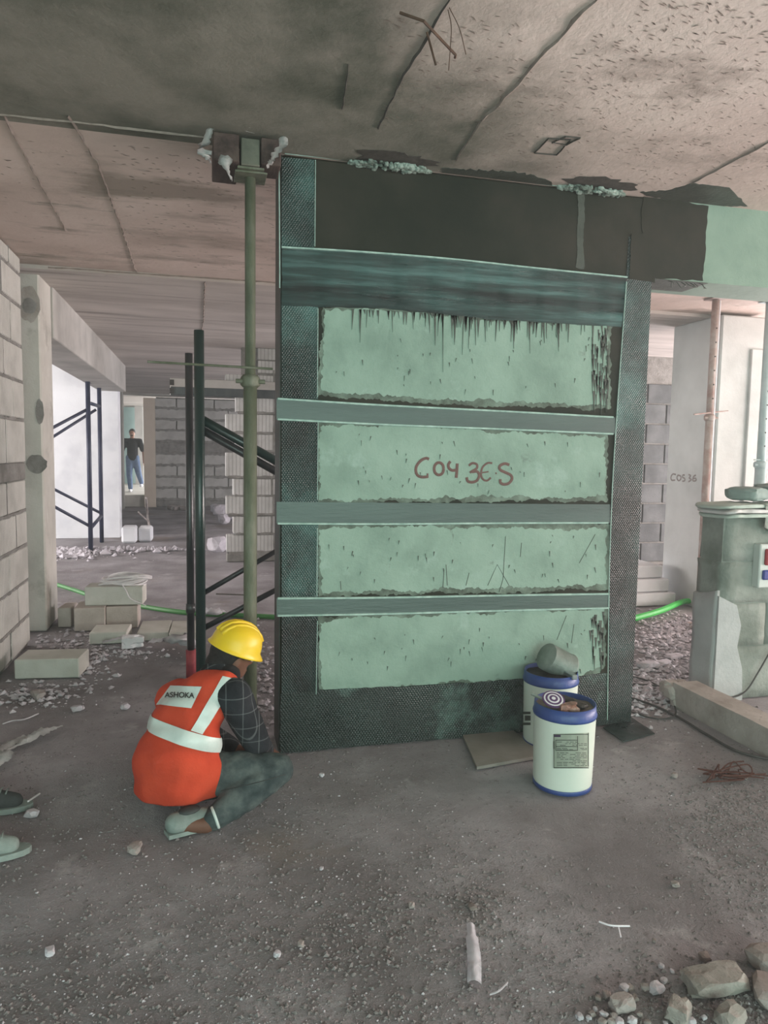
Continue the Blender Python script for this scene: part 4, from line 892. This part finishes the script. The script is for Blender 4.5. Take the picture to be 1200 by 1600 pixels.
# ------------------------------------------------------------------ crouching worker
def build_worker():
    r_, u_, f_ = RT, Vector((0, 0, 1)), Vector((fw.x, fw.y, 0)).normalized()
    P = lambda x, y, d: D_(x, y, d)
    pel = P(278, 1208, 2.99); waist = P(283, 1160, 2.95); chest = P(308, 1100, 3.0); nb = P(343, 1056, 3.06)
    hd = P(363, 1022, 3.10)
    shR, shL = P(365, 1086, 2.93), P(266, 1090, 3.14)
    elR, wrR, haR = P(400, 1160, 3.02), P(418, 1178, 3.20), P(425, 1176, 3.29)
    elL, wrL, haL = P(330, 1150, 3.24), P(372, 1172, 3.20), P(395, 1180, 3.18)
    hipR, hipL = P(316, 1212, 2.97), P(258, 1210, 3.08)
    knR, knL = P(432, 1204, 2.98), P(352, 1185, 3.24)
    anR, anL = P(322, 1288, 2.80), P(292, 1262, 3.10)
    heR, toR = P(274, 1298, 2.76), P(322, 1316, 2.84)
    for v in (heR, toR): v.z = max(v.z, .045)
    toR.z = .035
    shl = (shR-shL).normalized(); spn = (nb-pel).normalized(); bk = shl.cross(spn).normalized()
    if bk.dot(fw) > 0: bk = -bk                                   # towards the viewer
    hup = (u_*.85+r_*.36+f_*.10).normalized(); hf = (r_*.74-u_*.35+f_*.60); hf = (hf-hup*hf.dot(hup)).normalized(); hr = hf.cross(hup)
    # body
    bm = bmesh.new()
    ell(bm, hd, hr*.072, hf*.092, hup*.108); ell(bm, hd+hf*.035-hup*.06, hr*.052, hf*.06, hup*.05)
    ell(bm, hd+hf*.100-hup*.012, hr*.013, hf*.018, hup*.022, 2)
    for s in (-1, 1): ell(bm, hd+hr*.076*s-hf*.005-hup*.015, hr*.011, hf*.018, hup*.030, 2)
    chain(bm, (hd-hup*.05, .055), (nb, .06)); chain(bm, (nb, .075), (chest, .11), (waist, .11), (pel, .115))
    chain(bm, (shL, .06), (chest, .08), (shR, .06))
    for sh, el, wr, ha in ((shR, elR, wrR, haR), (shL, elL, wrL, haL)):
        chain(bm, (sh, .05), (el, .038), (wr, .026)); chain(bm, (wr, .024), (wr.lerp(ha, .6), .03))
        d = (ha-wr).normalized(); s = d.cross(u_).normalized(); dn = Vector((0, 0, -1))
        for k in range(4):
            b0 = wr.lerp(ha, .75)+s*(k-1.5)*.019; l = (.040, .046, .043, .034)[k]
            chain(bm, (b0, .0095), (b0+d*l, .009), (b0+d*(l+.012)+dn*.028, .008))
        chain(bm, (wr.lerp(ha, .35)-s*.03, .011), (wr.lerp(ha, .75)-s*.05+dn*.015, .0095))
    for hp2, kn, an in ((hipR, knR, anR), (hipL, knL, anL)):
        chain(bm, (pel, .1), (hp2, .085), (kn, .052), (an, .034))
    chain(bm, (anR, .036), (heR, .03), (toR, .028)); toL = anL+(r_*.5+f_*.8)*.12; toL.z = .03; anL2 = anL.copy(); chain(bm, (anL2, .034), (toL, .028))
    person = T(obj('person', remesh(bm, .009, 4), m_skin, None, True), 'worker crouching in orange vest and yellow hard hat beside the wrapped wall', 'person')
    # trousers
    bm = bmesh.new()
    chain(bm, (pel, .125), (hipR, .105), (hipR.lerp(knR, .55), .092), (knR, .074)); chain(bm, (knR, .074), (knR.lerp(anR, .45), .070), (anR.lerp(knR, .10), .052))
    chain(bm, (pel, .12), (hipL, .10), (knL, .075), (anL, .05))
    bmT = remesh(bm, .012, 8)
    for v in bmT.verts: v.co += v.normal*(.010*noise.noise(v.co*11)+.006*noise.noise(v.co*24))
    tr = obj('trousers', bmT, m_jean, person, True)
    bt = BVHTree.FromBMesh(_bm(tr))
    obj('side_seam', _cast_line(bt, [(345, 1236), (380, 1228), (415, 1219), (446, 1210)], .0022), m_shoed, tr)
    obj('cuff', _cast_line(bt, [(331, 1262), (337, 1278), (343, 1296)], .006), m_refl, tr)
    # shirt
    bm = bmesh.new()
    chain(bm, (nb, .080), (chest, .10), (waist, .11)); chain(bm, (shR, .078), (shR.lerp(elR, .5), .070), (elR, .060), (elR.lerp(wrR, .75), .045))
    chain(bm, (shL, .055), (elL, .055), (elL.lerp(wrL, .75), .045)); chain(bm, (nb, .07), (nb+(hd-nb)*.35, .066))
    bmS = remesh(bm, .012, 7)
    for v in bmS.verts: v.co += v.normal*.006*noise.noise(v.co*13)
    obj('shirt', bmS, m_shirt, person, True)
    # vest: back hump over chest, waist and hips
    bm = bmesh.new()
    ell(bm, P(322, 1082, 2.99), shl*.150, bk*.100, spn*.10)
    ell(bm, P(342, 1072, 2.97), shl*.075, bk*.085, spn*.07); ell(bm, P(272, 1088, 3.10), shl*.095, bk*.085, spn*.08)
    ell(bm, P(303, 1090, 3.03), shl*.135, bk*.105, spn*.09); ell(bm, P(308, 1215, 2.93), shl*.115, bk*.135, u_*.15)
    ell(bm, P(293, 1122, 2.97), shl*.182, bk*.130, spn*.12)
    ell(bm, P(281, 1165, 2.94), shl*.190, bk*.150, spn*.12)
    ell(bm, P(272, 1205, 2.92), shl*.180, bk*.165, u_*.15)
    ell(bm, P(270, 1235, 2.92), shl*.165, bk*.155, u_*.13)
    bmV = remesh(bm, .012, 10)
    zc = P(270, 1268, 2.80).z
    bmesh.ops.bisect_plane(bmV, geom=bmV.verts[:]+bmV.edges[:]+bmV.faces[:], plane_co=P(272, 1270, 2.76), plane_no=(u_*1+shl*.05).normalized(), clear_inner=True)
    n1 = ((spn-shl*spn.dot(shl)).normalized()+shl*.28).normalized(); a0, a1 = P(280, 1163, 2.80), P(280, 1139, 2.80)
    for v in bmV.verts: v.co += bk*.012*noise.noise(Vector((v.co.x*11, v.co.y*11, v.co.z*5)))+v.normal*.007*noise.noise(v.co*15)
    for a in (a0, a1): bmesh.ops.bisect_plane(bmV, geom=bmV.verts[:]+bmV.edges[:]+bmV.faces[:], plane_co=a, plane_no=n1)
    bmV.normal_update(); bmB = bmV.copy()
    bmesh.ops.delete(bmB, geom=[f for f in bmB.faces if not ((f.calc_center_median()-a0).dot(n1) > 0 and (f.calc_center_median()-a1).dot(n1) < 0)], context='FACES')
    for v in bmB.verts: v.co += v.normal*.0035
    bv = BVHTree.FromBMesh(bmV)
    bmesh.ops.solidify(bmV, geom=bmV.faces[:], thickness=.006)
    vest = T(obj('vest', bmV, m_vest, person, True), 'orange high visibility vest')
    T(obj('reflective_band', bmB, m_refl, vest, True), 'silver reflective band')
    def cast(px, py, off):
        d = ray(px, py).normalized(); h = bv.ray_cast(O, d)
        return (h[0]+h[1]*off*(1 if h[1].dot(d) < 0 else -1)) if h[0] else None
    def quad(name, c4, mt, off, nx=8, ny=10, parent=vest):
        q = bmesh.new(); V = []
        for j in range(ny+1):
            row = []
            for i in range(nx+1):
                u, v = i/nx, j/ny; p = (Vector(c4[0])*(1-u)+Vector(c4[1])*u)*(1-v)+(Vector(c4[3])*(1-u)+Vector(c4[2])*u)*v
                h = cast(p.x, p.y, off); row.append(q.verts.new(h) if h else None)
            V.append(row)
        for j in range(ny):
            for i in range(nx):
                a = (V[j][i], V[j][i+1], V[j+1][i+1], V[j+1][i])
                if all(a): q.faces.new(a)
        bmesh.ops.delete(q, geom=[v for v in q.verts if not v.link_faces], context='VERTS')
        return obj(name, q, mt, parent, True) if q.faces else None
    quad('reflective_band', [(348, 1057), (369, 1062), (316, 1148), (298, 1142)], m_refl, .004)
    pt = quad('back_patch', [(267, 1072), (316, 1073), (299, 1107), (245, 1101)], m_refl, .004)
    # lettering on the back patch
    cu = bpy.data.curves.new('t', 'FONT'); cu.body = 'ASHOKA'; cu.size = 1; cu.offset = .02; cu.shear = .15; to = bpy.data.objects.new('t', cu); C.objects.link(to)
    dg = bpy.context.evaluated_depsgraph_get(); dg.update(); tm = bpy.data.meshes.new_from_object(to.evaluated_get(dg)); tb = bmesh.new(); tb.from_mesh(tm)
    bpy.data.objects.remove(to)
    bmesh.ops.triangulate(tb, faces=tb.faces[:]); bmesh.ops.subdivide_edges(tb, edges=[e for e in tb.edges if e.calc_length() > .3], cuts=2)
    mx = max(v.co.x for v in tb.verts); dead = []
    for v in tb.verts:
        px = 259+45*v.co.x/mx; py = 1091-2.0*v.co.x/mx*0+1.2*v.co.x/mx-12.5*v.co.y
        h = cast(px, py, .0065)
        if h: v.co = h
        else: dead.append(v)
    bmesh.ops.delete(tb, geom=dead, context='VERTS')
    obj('lettering', tb, m_pipe, pt or vest)
    # hat
    Mh = Matrix((hr, hf, hup)).transposed().to_4x4(); Mh.translation = hd+hup*.030
    bm = bmesh.new(); prof = [(.116, -.006), (.111, .0), (.106, .012), (.102, .04), (.090, .076), (.064, .102), (.032, .114), (.0005, .118)]
    lathe(bm, prof, 36)
    for v in bm.verts:
        v.co.y *= 1.08; k = max(0, v.co.y)/.14
        if v.co.z < .006: v.co.y += .022*k*k; v.co.z -= .012*k*k
    bmesh.ops.transform(bm, matrix=Mh, verts=bm.verts)
    hat = obj('hard_hat', bm, m_hat, person, True); T(hat, 'yellow hard hat')
    for s in (-1, 0, 1):
        pts = []
        for k in range(9):
            a = -1.15+k*.27; pts.append(Mh @ Vector((.028*s, .113*math.sin(a), .1165*math.cos(a)**.8+.001-.006*abs(s))))
        obj('crown_ridge', TB(pts, .0095, 8), m_hat, hat, True)
    bm = bmesh.new(); ell(bm, hd-hf*.018+hup*.012, hr*.080, hf*.088, hup*.095); ell(bm, hd-hf*.05-hup*.055, hr*.062, hf*.05, hup*.055)
    obj('hair', remesh(bm, .01, 3), m_hair, person, True)
    bm = bmesh.new(); chain(bm, (nb+shl*.06, .05), (nb-bk*.0+hup*.015, .055), (nb-shl*.07, .05)); obj('collar', remesh(bm, .01, 4), m_black, person, True)
    for s in (-1, 1): bm = bmesh.new(); ell(bm, hd+hf*.086+hr*.028*s+hup*.004, hr*.011, hf*.008, hup*.007, 2); obj('eye', bm, m_plas, person, True)
    bm = bmesh.new(); ell(bm, hd+hf*.088-hup*.052, hr*.024, hf*.008, hup*.006, 2); obj('mouth', bm, m_rust, person, True)
    # shoes
    for he, to_, an, mt in ((heR, toR, anR, m_shoe), (anL-(r_*.3+f_*.5)*.06, toL, anL, m_shoed)):
        he = he.copy(); he.z = max(.05, he.z); d = (to_-he); d.z = 0; d.normalize(); to2 = to_+d*.05; to2.z = .034
        bm = bmesh.new(); chain(bm, (he, .042), (he.lerp(to2, .5)-Vector((0, 0, .0)), .044), (to2, .034))
        b2 = remesh(bm, .009, 5)
        for v in b2.verts: v.co.z = max(.004, v.co.z)
        sh = obj('shoe', b2, mt, person, True)
        sd = d.cross(u_); bm = bmesh.new()
        h0, t0 = he.copy(), to2.copy(); h0.z = max(.006, he.z-.045); t0.z = .006
        q = [h0-d*.035+sd*.03, h0-d*.035-sd*.03, h0.lerp(t0, .6)-sd*.044, t0+d*.035-sd*.02, t0+d*.035+sd*.02, h0.lerp(t0, .6)+sd*.044]
        f = bm.faces.new([bm.verts.new(x) for x in q]); e = bmesh.ops.extrude_face_region(bm, geom=[f]); bmesh.ops.translate(bm, vec=(0, 0, .016), verts=[g for g in e['geom'] if isinstance(g, bmesh.types.BMVert)])
        obj('sole', bm, m_shoe, sh)
        bm = bmesh.new(); ell(bm, he.lerp(to2, .32)+Vector((0, 0, .042)), d*.045, sd*.032, u_*.012, 2); obj('shoe_opening', bm, m_shoed, sh, True)
def _bm(o):
    b = bmesh.new(); b.from_mesh(o.data); bmesh.ops.translate(b, vec=WL[o], verts=b.verts); return b
def _cast_line(bt, pts, r):
    P = []
    for p in curve([Vector((x, y, 0)) for x, y in pts], 6):
        h = bt.ray_cast(O, ray(p.x, p.y).normalized())
        if h[0]: P.append(h[0])
    return TB(P, r, 6)
build_worker()
# shoes standing at the left picture edge
def shoe(name, heel, toe, mt, ms, lab):
    d = (toe-heel); d.z = 0; L_ = d.length; d.normalize(); sd = Vector((-d.y, d.x, 0)); u = Vector((0, 0, 1))
    t = thing(name, (heel.x, heel.y, 0), lab, 'shoe', 'shoes at the left edge'); bm = bmesh.new()
    chain(bm, (heel+u*.055, .042), (heel+d*L_*.4+u*.050, .045), (toe-d*.05+u*.036, .034)); chain(bm, (heel+u*.05, .042), (heel+u*.10, .040))
    b2 = remesh(bm, .009, 5)
    for v in b2.verts: v.co.z = max(.014, v.co.z)
    obj('upper', b2, mt, t, True); bm = bmesh.new()
    n = 20; pts = []
    for i in range(n):
        a = i/n*6.2832; x = L_*.5+(L_*.5+.03)*math.cos(a); y = (.044+.008*math.cos(a))*math.sin(a); pts.append(heel+d*(x-.01)+sd*y)
    f = bm.faces.new([bm.verts.new((p.x, p.y, .0)) for p in pts]); e = bmesh.ops.extrude_face_region(bm, geom=[f]); bmesh.ops.translate(bm, vec=(0, 0, .022), verts=[g for g in e['geom'] if isinstance(g, bmesh.types.BMVert)])
    obj('sole', bm, ms, t)
    for k in range(3): c = heel+d*L_*(.45+.1*k)+u*(.094-.007*k); obj('lace', TB([c-sd*.025, c+u*.006, c+sd*.025], .003, 5), ms, t)
    bm = bmesh.new(); ell(bm, heel+u*.138+d*.005, d*.034, sd*.030, u*.008, 2); obj('opening', bm, m_gunk, t, True)
ta, tb_ = Z_(44, 1262), Z_(45, 1330)
shoe('work_shoe', ta+Vector((-.22, .0, 0)), ta, m_shoed, m_shoe, 'dark dusty shoe at the left edge, the farther of the two')
shoe('work_shoe', tb_+Vector((-.22, -.03, 0)), tb_+Vector((-.01, 0, 0)), m_shoe, m_shoe, 'grey-green dusty shoe at the left edge, the nearer of the two')
# ------------------------------------------------------------------ man walking in the far doorway
def build_man():
    yb = 20.4; c = Y_(208, 772, yb); b0 = Vector((c.x, yb, .30)); s = 1.0
    g = Vector((0, -1, 0)); rr = Vector((1, 0, 0)); u = Vector((0, 0, 1))
    J = lambda x, y, z: b0+rr*x+g*y+u*z
    hd = J(0, .03, 1.58); hips = J(0, 0, .92); ch = J(0, .01, 1.26); nb = J(0, 0, 1.43)
    anL_, anR_ = J(-.05, .18, .09), J(.20, -.22, .22); knL_, knR_ = J(-.08, .12, .48), J(.15, .02, .50)
    haL, haR = J(-.30, .10, .78), J(.28, -.05, .80); elL, elR = J(-.29, -.02, 1.06), J(.28, -.04, 1.07); shL, shR = J(-.19, 0, 1.37), J(.19, 0, 1.37)
    bm = bmesh.new(); ell(bm, hd, rr*.075, g*.09, u*.11); ell(bm, hd+g*.09-u*.01, rr*.014, g*.02, u*.022, 2); chain(bm, (hd-u*.08, .055), (nb, .06)); chain(bm, (nb, .07), (ch, .12), (hips, .12)); chain(bm, (shL, .06), (shR, .06))
    for sh, el, ha in ((shL, elL, haL), (shR, elR, haR)):
        chain(bm, (sh, .055), (el, .042), (ha, .030))
        for k in range(4): chain(bm, (ha+rr*.0+g*(.018*(k-1.5)), .011), (ha+g*(.018*(k-1.5))-u*.09, .009))
        chain(bm, (ha+g*.03, .011), (ha+g*.055-u*.05, .01))
    for k_, a in ((knL_, anL_), (knR_, anR_)): chain(bm, (hips, .07), (k_, .045), (a, .035))
    man = T(obj('person', remesh(bm, .014, 3), m_skinl, None, True), 'man in black t-shirt and blue jeans walking in the far doorway', 'person')
    bm = bmesh.new(); chain(bm, (nb-u*.03, .085), (ch, .15), (J(0, 0, 1.02), .15), (J(0, 0, .93), .15)); chain(bm, (shL, .075), (shL.lerp(elL, .75), .072)); chain(bm, (shR, .075), (shR.lerp(elR, .75), .072)); chain(bm, (shL, .08), (shR, .08))
    obj('t_shirt', remesh(bm, .016, 4), m_black, man, True)
    bm = bmesh.new()
    chain(bm, (hips, .135), (hips-u*.10, .12))
    for sx, k_, a in ((-1, knL_, anL_), (1, knR_, anR_)): chain(bm, (hips+rr*.07*sx, .115), (k_, .08), (a+u*.03, .065))
    obj('jeans', remesh(bm, .016, 4), m_bjean, man, True)
    for a, z in ((anL_, .045), (anR_, .16)):
        bm = bmesh.new(); p = a.copy(); p.z = b0.z+z; chain(bm, (p-g*.05, .045), (p+g*.14, .04)); obj('shoe', remesh(bm, .014, 3), m_white, man, True)
    bm = bmesh.new(); ell(bm, hd+u*.035-g*.015, rr*.084, g*.09, u*.092); obj('hair', bm, m_hair, man, True)
    for sx in (-1, 1): bm = bmesh.new(); ell(bm, hd+g*.083+rr*.03*sx+u*.008, rr*.012, g*.008, u*.007, 1); obj('eye', bm, m_gunk, man)
    bm = bmesh.new(); ell(bm, hd+g*.083-u*.055, rr*.03, g*.012, u*.02, 1); obj('beard', bm, m_hair, man)
build_man()
# ------------------------------------------------------------------ rubble, gravel, litter
def stone(px, py, dims, seed, mt, lab, group=None, rz=0., name='stone', amp=.35, sub=2):
    p = Z_(px, py); bm = bmesh.new(); rock(bm, (0, 0, 0), dims, seed, sub, amp, Matrix.Rotation(rz, 4, 'Z'))
    lo = min(v.co.z for v in bm.verts); bmesh.ops.translate(bm, vec=(p.x, p.y, -lo-.004), verts=bm.verts)
    return T(obj(name, bm, mt), lab, 'stone', group)
stone(1118, 1543, (.112, .055, .032), 12, m_rockg, 'largest grey-green concrete chunk in the bottom right corner', None, -.05, 'concrete_chunk', .3, 3)
stone(1060, 1590, (.050, .035, .034), 22, m_rockg, 'angular grey chunk below the largest chunk at bottom right', None, .7, 'concrete_chunk', .4, 3)
stone(972, 1575, (.042, .028, .022), 13, m_stone, 'flat brown stone left of the largest chunk', None, .1, 'stone', .3, 3)
stone(1026, 1549, (.026, .020, .018), 14, m_stone2, 'rounded pale stone just left of the largest chunk', None, .4)
stone(1101, 1500, (.020, .018, .016), 15, m_stone, 'small brown stone above the largest chunk', None, 0)
stone(1140, 1596, (.050, .035, .030), 16, m_rockg, 'olive stone at the bottom edge under the largest chunk', None, .2)
stone(1195, 1505, (.07, .05, .035), 17, m_stone, 'brown earthy lump at the right edge above the largest chunk', None, .2)
stone(1200, 1560, (.08, .05, .03), 18, m_stone, 'brown earthy lump at the right edge beside the largest chunk', None, .9)
R = random.Random(12)
for k, (x, y) in enumerate([(1037, 1533), (1050, 1517), (944, 1587), (941, 1598), (930, 1577), (925, 1585), (960, 1592), (988, 1596), (1000, 1585), (983, 1545), (975, 1546), (992, 1560), (1008, 1545), (949, 1557), (920, 1590), (905, 1589), (955, 1598), (968, 1600), (1033, 1510), (1022, 1470), (1084, 1552), (1080, 1598), (1100, 1590), (935, 1560), (1012, 1598), (1040, 1600)]):
    s = R.uniform(.007, .014); stone(x, y, (s*1.2, s, s*.8), 100+k, R.choice((m_stone, m_stone2)), 'small rounded stone of the scatter at the bottom right corner', 'small stones at bottom right', R.random()*3)
for x, y, s, lb in ((78, 1490, .017, 'pale chip alone on the lower left floor'), (433, 1492, .013, 'white chip on the floor below the worker'), (470, 1476, .013, 'grey chip right of the white chip below the worker'),
                    (502, 1357, .009, 'tiny white chip on the floor in mid foreground'), (195, 1107, .030, 'white shard standing on the floor left of the vest'), (210, 1330, .03, 'flat grey chip left of the worker shoe'),
                    (503, 1212, .014, 'pale chip on the floor before the wrapped wall'), (50, 1275, .028, 'rough pale lump between the shoes at the left'), (1054, 1213, .018, 'round pebble left of the red wire tangle'), (1055, 1383, .015, 'round grey pebble on the right floor'),
                    (643, 1415, .013, 'grey pebble in the middle of the foreground'), (738, 1420, .016, 'grey pebble above the white paper strip'), (120, 1110, .03, 'pale fragment in front of the left wall'), (60, 1090, .045, 'grey fragment below the block at the left wall')):
    stone(x, y, (s*1.2, s, s*.7), int(x+y), m_stone2 if 'w' in lb[:8] or 'pale' in lb else m_stone, lb, None, R.random()*3)
# white paper strip and twig
pa = [Z_(741, 1540, .012), Z_(741, 1505, .016), Z_(738, 1475, .018), Z_(735, 1447, .012)]
cloth('foam_strip', pa, [.020, .020, .019, .013], m_white, 'white torn foam strip lying in the foreground', 'litter', 41, .007, segs=8)
tw = T(obj('twig', TB(curve([Z_(936, 1440, .008), Z_(955, 1446, .012), Z_(984, 1447, .010)], 6), .0028, 6), m_white), 'thin forked white twig on the right foreground floor', 'twig')
obj('fork', TB([Z_(966, 1447, .010), Z_(970, 1464, .006)], .0022, 5), m_white, tw)
T(obj('twig', TB(curve([Z_(765, 1554, .006), Z_(780, 1548, .010), Z_(793, 1535, .007)], 4), .0025, 5), m_stone2), 'thin curved straw right of the white foam strip', 'twig')
T(obj('twig', TB(curve([Z_(44, 1252, .03), Z_(62, 1240, .01)], 4), .004, 5), m_wire), 'short pale stick at the tip of the farther left shoe', 'twig')
# grit: uncountable
def grit(name, n, sampler, smin, smax, mt, lab, seed, flat=.7):
    R = random.Random(seed); V, Fc = [], []
    base_v = [(1, 0, 0), (-1, 0, 0), (0, 1, 0), (0, -1, 0), (0, 0, 1), (0, 0, -1)]; base_f = [(0, 2, 4), (2, 1, 4), (1, 3, 4), (3, 0, 4), (2, 0, 5), (1, 2, 5), (3, 1, 5), (0, 3, 5)]
    for i in range(n):
        p, k = sampler(R)
        while (XL-.05 < p.x < XR+.05 and YP-.02 < p.y < YP+.3) or (p.x > XQ-.05 and 3.5 < p.y < 3.9) or (p.x < XW+.04 and p.y < YE+.1) or (p.x < XC+.06 and 6.1 < p.y < 6.7): p, k = sampler(R)
        s = (smin+(smax-smin)*R.random()**3)*k; a = R.random()*6.28; o = len(V); ca, sa = math.cos(a), math.sin(a)
        z = fh(p.x, p.y)
        for x, y, zz in base_v:
            x, y, zz = x*s*R.uniform(.6, 1.3), y*s*R.uniform(.6, 1.1), zz*s*flat*R.uniform(.7, 1.2)
            x += s*R.uniform(-.3, .3); y += s*R.uniform(-.3, .3)
            V.append((p.x+ca*x-sa*y, p.y+sa*x+ca*y, z+zz+s*.25))
        Fc += [tuple(o+j for j in f) for f in base_f]
    me = bpy.data.meshes.new(name); me.from_pydata(V, [], Fc); me.materials.append(mt); o = bpy.data.objects.new(name, me); C.objects.link(o); WL[o] = Vector()
    return T(o, lab, 'gravel', kind='stuff')
def s_all(R):
    while True:
        p = Z_(R.uniform(-60, 1260), 950+650*R.random()**.6*1.05)
        if noise.noise(Vector((p.x*1.1, p.y*1.1, 5)))+R.uniform(-.3, .5) > 0: return p, 1
def blob(*bs):
    def f(R):
        x, y, sx, sy = R.choice(bs); return Z_(R.gauss(x, sx), max(860, R.gauss(y, sy))), 1
    return f
grit('floor_grit', 12000, s_all, .002, .009, m_grit, 'fine grit scattered over the foreground floor', 1)
grit('pebbles', 2200, s_all, .0015, .006, m_stone2, 'tiny pale crumbs scattered over the foreground floor', 11)
grit('gravel', 2600, blob((1130, 1265, 70, 30), (1170, 1240, 50, 25), (1060, 1560, 90, 40), (1150, 1590, 60, 40), (1150, 1330, 60, 50)), .003, .010, m_grit, 'loose gravel along the right side of the floor', 2)
grit('gravel', 900, blob((580, 1440, 90, 40), (660, 1400, 60, 40), (740, 1410, 20, 15), (470, 1480, 60, 25), (600, 1460, 40, 30)), .002, .011, m_grit, 'scattered pebbles in the middle of the foreground', 3)
grit('rubble', 3200, blob((1040, 1000, 40, 20), (1040, 1040, 40, 25), (1060, 980, 30, 10), (1020, 1080, 30, 20)), .004, .036, m_stone2, 'pale rubble covering the floor right of the wrapped wall', 4, .55)
grit('rubble', 900, blob((60, 1085, 40, 12), (130, 1040, 25, 14), (120, 1000, 40, 10), (180, 1022, 40, 6)), .005, .03, m_stone2, 'broken block crumbs around the loose blocks at the left', 5, .6)
grit('rubble', 900, blob((150, 860, 45, 5), (200, 850, 40, 4), (110, 865, 20, 4), (240, 835, 40, 10)), .012, .09, m_stone2, 'rubble spread in front of the bright wall', 6, .6)
grit('rubble', 500, blob((385, 1040, 20, 25), (400, 1010, 20, 25), (415, 1080, 12, 30)), .005, .03, m_stone2, 'pale crumbs on the floor beside the prop foot', 7, .6)
R = random.Random(3)
for k, (x, y, s) in enumerate(((203, 847, .26), (228, 845, .24))):
    p = Z_(x, y); T(obj('broken_block', BM(p.x-s*.44, p.x+s*.44, p.y-.15, p.y+.15, 0, s, bevel=.03), m_plast), ('left', 'right')[k]+' of two whitish broken blocks before the bright wall', 'block')
for k, (x, y, s) in enumerate(((342, 805, .18), (350, 818, .14), (335, 800, .14), (362, 812, .12), (340, 862, .16))):
    stone(x, y, (s, s*.8, s*.9), 300+k, m_stone2, 'lump of rubble beside the foot of the toothed wall', 'rubble lumps at the toothed wall', k)
for x, y, s, lb in ((1013, 1041, .12, 'flat pale slab fragment in the rubble right of the wrapped wall'), (1035, 1038, .10, 'long thin fragment behind the flat slab fragment'), (1052, 1028, .10, 'small pale fragment near the low wall')):
    stone(x, y, (s, s*.5, s*.2), int(x), m_stone2, lb, None, .3)
# thin dead branch standing on the far floor
t = T(obj('branch', TB(curve([Z_(238, 838), Z_(232, 815, .25), Z_(230, 800, .4), Z_(228, 778, .7)], 4), .02, 5), m_stone), 'thin dead branch standing on the far floor', 'branch')
obj('twig', TB([Z_(232, 815, .25), Z_(216, 800, .55)], .012, 5), m_stone, t)
for i in range(6):
    x = 268+i*7; stone(x, 797+R.uniform(-2, 2), (.14, .1, .07), 400+i, m_stone, 'dark debris lump along the foot of the far block wall', 'debris at the far wall', i)
# ------------------------------------------------------------------ dusty haze filling the floor plate
hz = BM(-10.2, 10.7, -5.0, 30.2, -.1, CZ+.3)
mh = bpy.data.materials.new('dust_haze'); mh.use_nodes = True; nt = mh.node_tree; nt.nodes.remove(nt.nodes['Principled BSDF'])
vsn = nt.nodes.new('ShaderNodeVolumeScatter'); vsn.inputs['Density'].default_value = .010; vsn.inputs['Color'].default_value = (.93, 1, .97, 1); vsn.inputs['Anisotropy'].default_value = .35
nt.links.new(vsn.outputs[0], nt.nodes['Material Output'].inputs['Volume'])
T(obj('dust_haze', hz, mh), 'thin bright construction dust hanging in the air', 'haze', kind='stuff')
